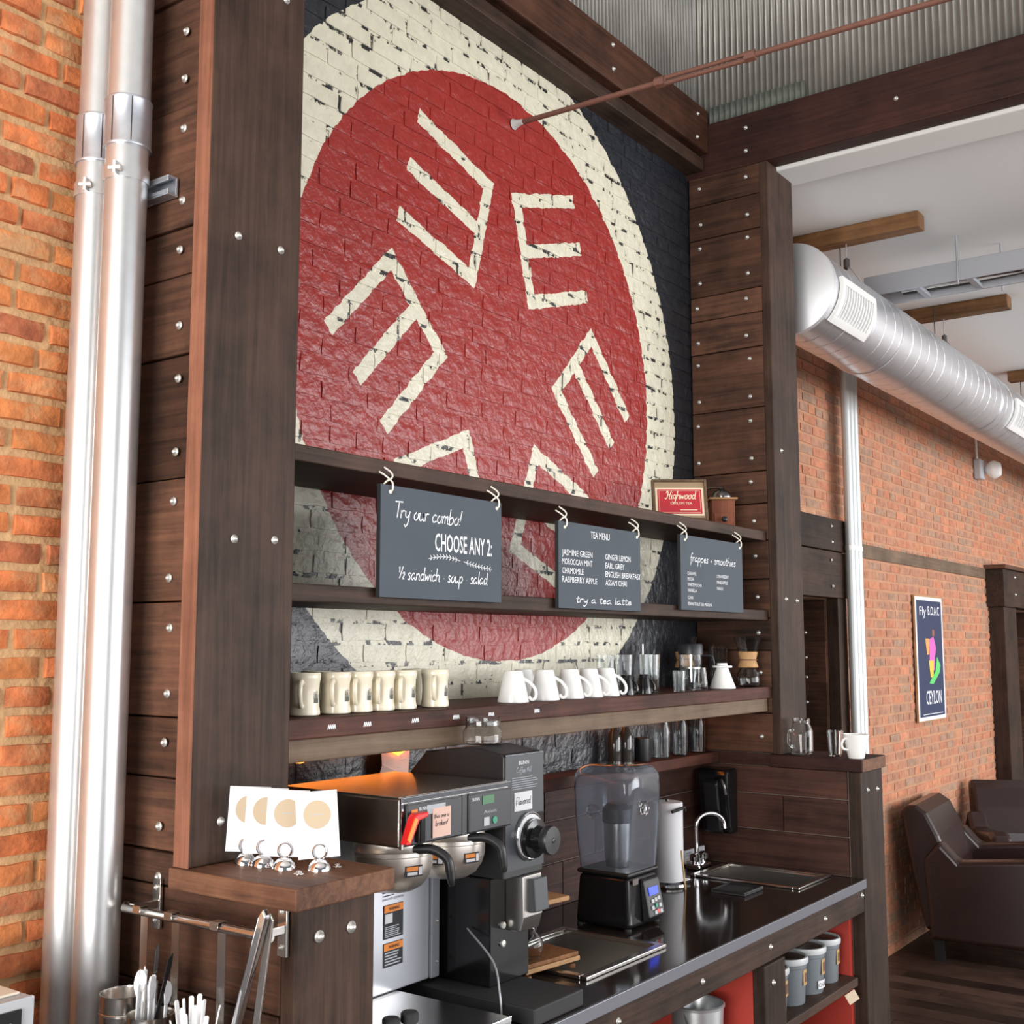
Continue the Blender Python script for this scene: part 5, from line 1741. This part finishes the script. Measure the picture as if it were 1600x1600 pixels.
# ================================================================== UNDER THE COUNTER
def tub(label, x, y, r, h, tagtext=None):
    t = thing('storage_tub', label, 'tub', (x, y, .6155), 0, 'lidded grey tubs under the counter')
    MB().lathe([(r * .86, 0), (r * .88, .004), (r * .97, h - .03), (r, h - .028), (r, h - .01), (r * .97, h - .008)], n=32).build('body', 'tub_grey', t, True)
    MB().lathe([(r * .93, h - .016), (r * 1.06, h - .016), (r * 1.08, h - .006), (r * 1.04, h + .002), (r * .94, h + .002)], n=32, closed=True).build('rim', 'tub_rim', t, True)
    MB().lathe([(r * .94, h - .004), (r * .5, h + .001), (.0005, h + .002)], n=32).build('lid', 'tub_lid', t, True)

    def patch(a0, a1, z0, z1, rr):
        k = 6
        return MB().add([(rr * math.cos(a0 + (a1 - a0) * i / k), rr * math.sin(a0 + (a1 - a0) * i / k), z) for z in (z0, z1) for i in range(k + 1)], [(i, i + 1, k + 2 + i, k + 1 + i) for i in range(k)])
    patch(-1.75, -1.15, h * .42, h * .76, r * .985).build('kraft_label', 'tub_label', t)
    patch(-1.62, -1.32, h * .48, h * .68, r * .995).build('label_mark', 'rust_rod', t)
    if tagtext:
        l = patch(-2.0, -1.35, h * .12, h * .30, r * .96).build('white_label', 'paper_white', t)
        m = caps(tagtext, 0, h * .16, .6, h * .09, 0)
        m.v = [(r * .965 * math.cos(-1.97 + p[0]), r * .965 * math.sin(-1.97 + p[0]), p[2]) for p in m.v]
        m.build('handwriting', 'ink', l)
    return t


tub('grey lidded tub standing next to the red end panel', 3.935, 1.578, .064, .140)
tub('grey lidded tub with a white handwritten label', 3.785, 1.578, .071, .142, 'CHAI')
tub('grey lidded tub third from the red end panel', 3.634, 1.576, .068, .140)
tub('grey lidded tub partly hidden by the counter post', 3.485, 1.574, .066, .138)
pl = thing('metal_pail', 'open galvanised metal pail under the counter', 'pail', (3.075, 1.60, .3305))
MB().lathe([(.0005, 0), (.052, 0), (.056, .01), (.074, .40), (.077, .402), (.078, .408), (.074, .411), (.071, .405), (.052, .012), (.0005, .012)], n=36).build('bucket', 'galvanised', pl, True)
MB().tube([Vector(p) for p in catmull([(.076, 0, .395), (.085, -.03, .33), (.06, -.075, .26), (0, -.09, .25), (-.06, -.075, .27), (-.085, -.03, .33), (-.076, 0, .395)])], .002, 6).build('bail_handle', 'steel_dark', pl, True)

# ================================================================== CUTLERY RAIL
ra = thing('utensil_rail', 'stainless rail on brackets fixed to the low plank wall', 'rail', (1.355, 1.64, 1.2))
MB().tube([(1.362, 1.868, 1.268), (1.350, 1.858, 1.266), (1.350, 1.47, 1.268)], .0075, 12).build('bar', 'steel', ra, True, world=True)
for y in (1.838, 1.503):
    pl_ = MB().box(1.404, 1.4105, y - .011, y + .011, 1.222, 1.312).build('bracket', 'steel', ra, bevel=.001, world=True)
    MB().box(1.352, 1.404, y - .009, y + .009, 1.260, 1.275).build('bracket_arm', 'steel', ra, bevel=.002, world=True)
    for z in (1.296, 1.238):
        bolt(ra, (1.4035, y, z), 'x', .6)


CAN = {}


def canister(label, x, y, zt, r, h, fill):
    t = thing('cutlery_canister', label, 'canister', (x, y, zt - h), 0, 'steel cutlery canisters on the rail')
    MB().lathe(lathe_shell([(r * .97, 0), (r, .003), (r, h - .004), (r * 1.02, h)], .0012), n=32).build('cup', 'steel', t, True)
    MB().lathe([(r + .0005, h - .035), (r + .0015, h - .034), (r + .0015, h - .030), (r + .0005, h - .029)], n=32, closed=True).build('bead', 'steel', t, True)
    m = MB()
    hx = 1.350 - x
    zb = 1.276 - (zt - h)
    m.prism([(hx - .010, zb - .012), (hx - .010, zb + .0015), (hx + .010, zb + .0015), (hx + .010, h - .01), (hx + .0085, h - .01), (hx + .0085, zb), (hx - .0085, zb), (hx - .0085, zb - .012)], 'y', -.010, .010)
    m.prism([(r - .002, h - .012), (hx + .010, h - .012), (hx + .010, h - .0095), (r - .002, h - .0095)], 'y', -.010, .010)
    m.build('hanger_strap', 'steel', t)
    return t


C1 = canister('empty-looking steel canister on the rail next to the pipes', 1.322, 1.810, 1.134, .041, .13, None)
C2 = canister('steel canister on the rail full of spoons and knives', 1.312, 1.722, 1.116, .039, .13, None)
C3 = canister('steel canister on the rail full of white plastic sticks', 1.305, 1.600, 1.104, .044, .13, None)


def spoon(name, label, base, top, mat, kind, group):
    base, top = Vector(base), Vector(top)
    d = top - base; L = d.length
    t = tag(bpy.data.objects.new(name, None), label, name.replace('_', ' ').split()[-1], group)
    COL.objects.link(t)
    t.empty_display_size = .02
    t.location = base
    t.rotation_mode = 'QUATERNION'
    t.rotation_quaternion = d.to_track_quat('Z', 'Y')
    w = .0042
    MB().box(-w, w, -.0012, .0012, 0, L - .035).build('handle', mat, t, bevel=.001)
    if kind == 'bowl':
        prof = [(0, 0), (.005, .004), (.0105, .018), (.0105, .028), (.006, .038), (0, .041)]
        m = MB()
        vs = []
        for (x, z) in prof:
            vs += [(-x, -.0012 - x * .25, L - .037 + z), (0, .0022 + x * .2, L - .037 + z), (x, -.0012 - x * .25, L - .037 + z)]
        fs = []
        for i in range(len(prof) - 1):
            for k in (0, 1):
                fs.append((3 * i + k, 3 * i + k + 1, 3 * i + k + 4, 3 * i + k + 3))
        o = m.add(vs, fs).build('bowl', mat, t, True)
        so = o.modifiers.new('s', 'SOLIDIFY'); so.thickness = .001
    elif kind == 'blade':
        MB().prism([(-.0045, L - .035), (.0045, L - .035), (.0065, L - .01), (.003, L + .012), (-.0045, L + .004)], 'y', -.0008, .0008).build('blade', mat, t)
    else:
        MB().prism([(-w, L - .035), (w, L - .035), (w, L), (w * .6, L + .003), (-w * .6, L + .003), (-w, L)], 'y', -.0012, .0012).build('tip', mat, t, bevel=.0005)
    return t


rnd = random.Random(4)
for i in range(15):
    a = rnd.uniform(0, 6.28); q = rnd.uniform(.004, .026)
    bx_, by_ = 1.312 + q * math.cos(a), 1.722 + q * math.sin(a)
    lean = Vector((rnd.uniform(-.02, .02), -rnd.uniform(-.03, .055), 1)).normalized()
    kind, mat_ = (('bowl', 'plastic_white') if i % 3 == 0 else ('tip', 'plastic_white') if i % 3 == 1 else ('tip', 'plastic_grey'))
    b0 = Vector((bx_ - lean.x * .05, by_ - lean.y * .05, 1.116 - .118))
    nm = 'plastic_spoon' if kind == 'bowl' else 'plastic_knife'
    spoon(nm, ('white plastic spoon in the middle rail canister' if kind == 'bowl' else 'white plastic knife handle up in the middle rail canister' if mat_ == 'plastic_white' else 'dark grey plastic knife in the middle rail canister'), b0, b0 + lean * rnd.uniform(.158, .190), mat_, kind, 'cutlery in the rail canisters')
for i in range(13):
    a = 2 * math.pi * i / 13 * (1 if i < 9 else 1.0) + .2
    q, k = ((.024, .19) if i % 2 else (.010, .08))
    lean = Vector((k * math.cos(a), k * math.sin(a), 1)).normalized()
    b0 = Vector((1.305 + q * .45 * math.cos(a), 1.600 + q * .45 * math.sin(a), 1.104 - .115))
    spoon('plastic_fork', 'flat white plastic stick in the canister full of white sticks', b0, b0 + lean * rnd.uniform(.142, .172), 'plastic_white', 'tip', 'white sticks in the rail canister')
lean = Vector((.0, -.42, 1)).normalized()
for i, (yy, xx) in enumerate(((1.752, 1.296), (1.738, 1.300))):
    b0 = Vector((xx + .02, 1.742 - i * .006, 1.116 - .10))
    spoon('dark_knife', 'black long knife leaning out of the middle rail canister', b0, b0 + Vector((0.02, -.30 + .25 * i, 1)).normalized() * .20, 'black_satin', 'blade', 'black knives in the rail canister')
tg = thing('serving_tongs', 'long bright steel tongs hooked over the end of the rail', 'tongs', (1.325, 1.52, 1.05))
MB().prism([(1.556, 1.02), (1.572, 1.02), (1.476, 1.305), (1.466, 1.318), (1.458, 1.306)], 'x', 1.326, 1.338).build('arm', 'chrome', tg, bevel=.003, world=True)
MB().prism([(1.500, 1.02), (1.514, 1.02), (1.470, 1.300), (1.462, 1.310), (1.454, 1.300)], 'x', 1.3385, 1.342).build('arm', 'steel', tg, bevel=.001, world=True)

# ================================================================== COUNTERTOP OVEN AT THE LEFT
cb = thing('base_cabinet', 'dark wood base cabinet under the countertop oven', 'cabinet', (.80, 1.86, 0))
MB().box(.36, 1.13, 1.62, 2.08, .0, .925).build('body', 'dark_timber_z', cb, bevel=.004, world=True)
MB().box(.35, 1.14, 1.605, 2.085, .926, .948).build('worktop', 'counter_top', cb, bevel=.003, world=True)
for x0, x1 in ((.375, .742), (.748, 1.115)):
    dd = MB().box(x0, x1, 1.603, 1.6195, .03, .90).build('door', 'dark_timber_z', cb, bevel=.003, world=True)
    o = MB().cyl((x1 - .03 if x0 < .5 else x0 + .03, 1.595, .70), (x1 - .03 if x0 < .5 else x0 + .03, 1.595, .80), .005, n=8).build('handle', 'steel', dd); o.data.transform(Matrix.Translation(-cb.location))
ov = thing('countertop_oven', 'grey countertop oven with a black front and green clock digit', 'oven', (.835, 1.88, .9485))
MB().box(.59, 1.086, 1.712, 2.06, .956, 1.199).build('case', 'oven_grey', ov, bevel=.004, world=True)
MB().box(.60, 1.076, 1.735, 2.05, 1.1992, 1.2035).build('top_panel', 'oven_top', ov, bevel=.002, world=True)
MB().box(.595, 1.081, 1.703, 1.7115, .960, 1.202).build('front_frame', 'oven_grey', ov, bevel=.002, world=True)
MB().box(.61, 1.058, 1.699, 1.7028, .975, 1.188).build('door_glass', 'black_gloss', ov, bevel=.001, world=True)
caps('8', 1.036, 1.160, .006, .011, 1.6985, .02).build('clock_digit', 'digit_green', ov, world=True)
caps('.', 1.014, 1.160, .003, .003, 1.6985, .02).build('clock_digit', 'digit_green', ov, world=True)
for x in (.63, 1.05):
    for y in (1.74, 2.03):
        MB().cyl((x, y, .9486), (x, y, .956), .012, n=10).build('foot', 'black_matte', ov, world=True)

# ================================================================== POSTER
px0, pz1 = rw(6.737, 2.027); px1, pz0 = rw(7.262, 1.302)
po = thing('travel_poster', 'tall navy travel poster lettered Fly B.O.A.C Ceylon on the brick wall', 'poster', ((px0 + px1) / 2, RY - .012, pz0))
MB().box(px0, px1, RY - .020, RY - .008, pz0, pz1).build('backing', 'light_wood', po, world=True)
MB().box(px0 + .003, px1 - .003, RY - .0215, RY - .0202, pz0 + .008, pz1 - .010).build('white_border', 'poster_white', po, world=True)
MB().box(px0 + .028, px1 - .028, RY - .0228, RY - .0217, pz0 + .030, pz1 - .032).build('navy_field', 'poster_navy', po, world=True)
yy = RY - .0234
pw_, ph = px1 - px0, pz1 - pz0
U = lambda u: px0 + u * pw_
V = lambda v: pz1 - v * ph
caps('Fly', U(.15), V(.160), .23 * pw_, .075 * ph, yy, .0).build('lettering', 'poster_white', po, world=True)
caps('B.O.A.C', U(.45), V(.155), .42 * pw_, .075 * ph, yy, .005).build('lettering', 'poster_white', po, world=True)
caps('CEYLON', U(.28), V(.865), .56 * pw_, .110 * ph, yy, .008).build('lettering', 'poster_white', po, world=True)
MB().add([(U(.15), yy, V(.945)), (U(.88), yy, V(.945)), (U(.88), yy, V(.940)), (U(.15), yy, V(.940))], [(0, 1, 2, 3)]).build('rule_line', 'poster_white', po, world=True)


def blot(pts, name, mat, dy=0):
    m = MB()
    P = [Vector((U(a), V(b))) for a, b in pts]
    m.add([(p.x, yy - dy, p.y) for p in P], [tuple(range(len(P)))])
    m.build(name, mat, po, world=True)


blot([(.40, .36), (.62, .33), (.70, .42), (.66, .48), (.52, .47)], 'pink_shape', 'poster_pink')
blot([(.46, .40), (.66, .40), (.62, .60), (.44, .58)], 'pink_shape', 'poster_pink', .0004)
blot([(.32, .345), (.46, .345), (.44, .47), (.36, .475)], 'orange_shape', 'poster_orange', .0006)
blot([(.42, .52), (.60, .52), (.56, .655), (.46, .655)], 'yellow_shape', 'poster_yellow', .0007)
blot([(.58, .27), (.66, .275), (.65, .325), (.57, .325)], 'brown_shape', 'poster_skin', .0005)
blot([(.72, .49), (.84, .56), (.80, .62), (.66, .67), (.55, .71), (.40, .70), (.50, .66), (.64, .61), (.68, .55)], 'green_shape', 'poster_green', .0008)

# ================================================================== ARMCHAIRS
def armchair(label, loc, rz):
    """leather tub chair; local +x is the way it faces"""
    t = thing('leather_armchair', label, 'armchair', loc, rz, 'dark brown leather armchairs')
    W = .34
    back = [(-.34, .16), (-.40, .45), (-.44, .70), (-.455, .80), (-.43, .835), (-.37, .84), (-.31, .80), (-.25, .68), (-.19, .52), (-.17, .40), (-.17, .16)]
    MB().prism(back, 'y', -W, W).build('backrest', 'leather', t, bevel=.045, seg=5)
    for s in (-1, 1):
        arm = [(-.30, .12), (-.33, .55), (-.24, .66), (-.14, .555), (.30, .60), (.37, .58), (.40, .52), (.40, .12)]
        MB().prism(arm, 'y', s * W - .06 - .0, s * W + .06).build('arm', 'leather', t, bevel=.025, seg=4)
    MB().box(-.17, .41, -W + .065, W - .065, .30, .46).build('seat_cushion', 'leather', t, bevel=.035, seg=4)
    MB().box(-.30, .38, -W + .062, W - .062, .12, .298).build('seat_base', 'leather', t, bevel=.015)
    for x in (-.27, .35):
        for y in (-W + .02, W - .02):
            MB().frustum((x - .022, x + .022, y - .022, y + .022), (x - .03, x + .03, y - .03, y + .03), 0, .119).build('foot', 'black_satin', t)
    return t


armchair('dark brown leather armchair with its side and back to the counter', (7.17, 1.80, 0), math.radians(-85))
armchair('dark brown leather armchair facing the counter, in front of the far doorway', (8.12, 1.76, 0), math.radians(208))
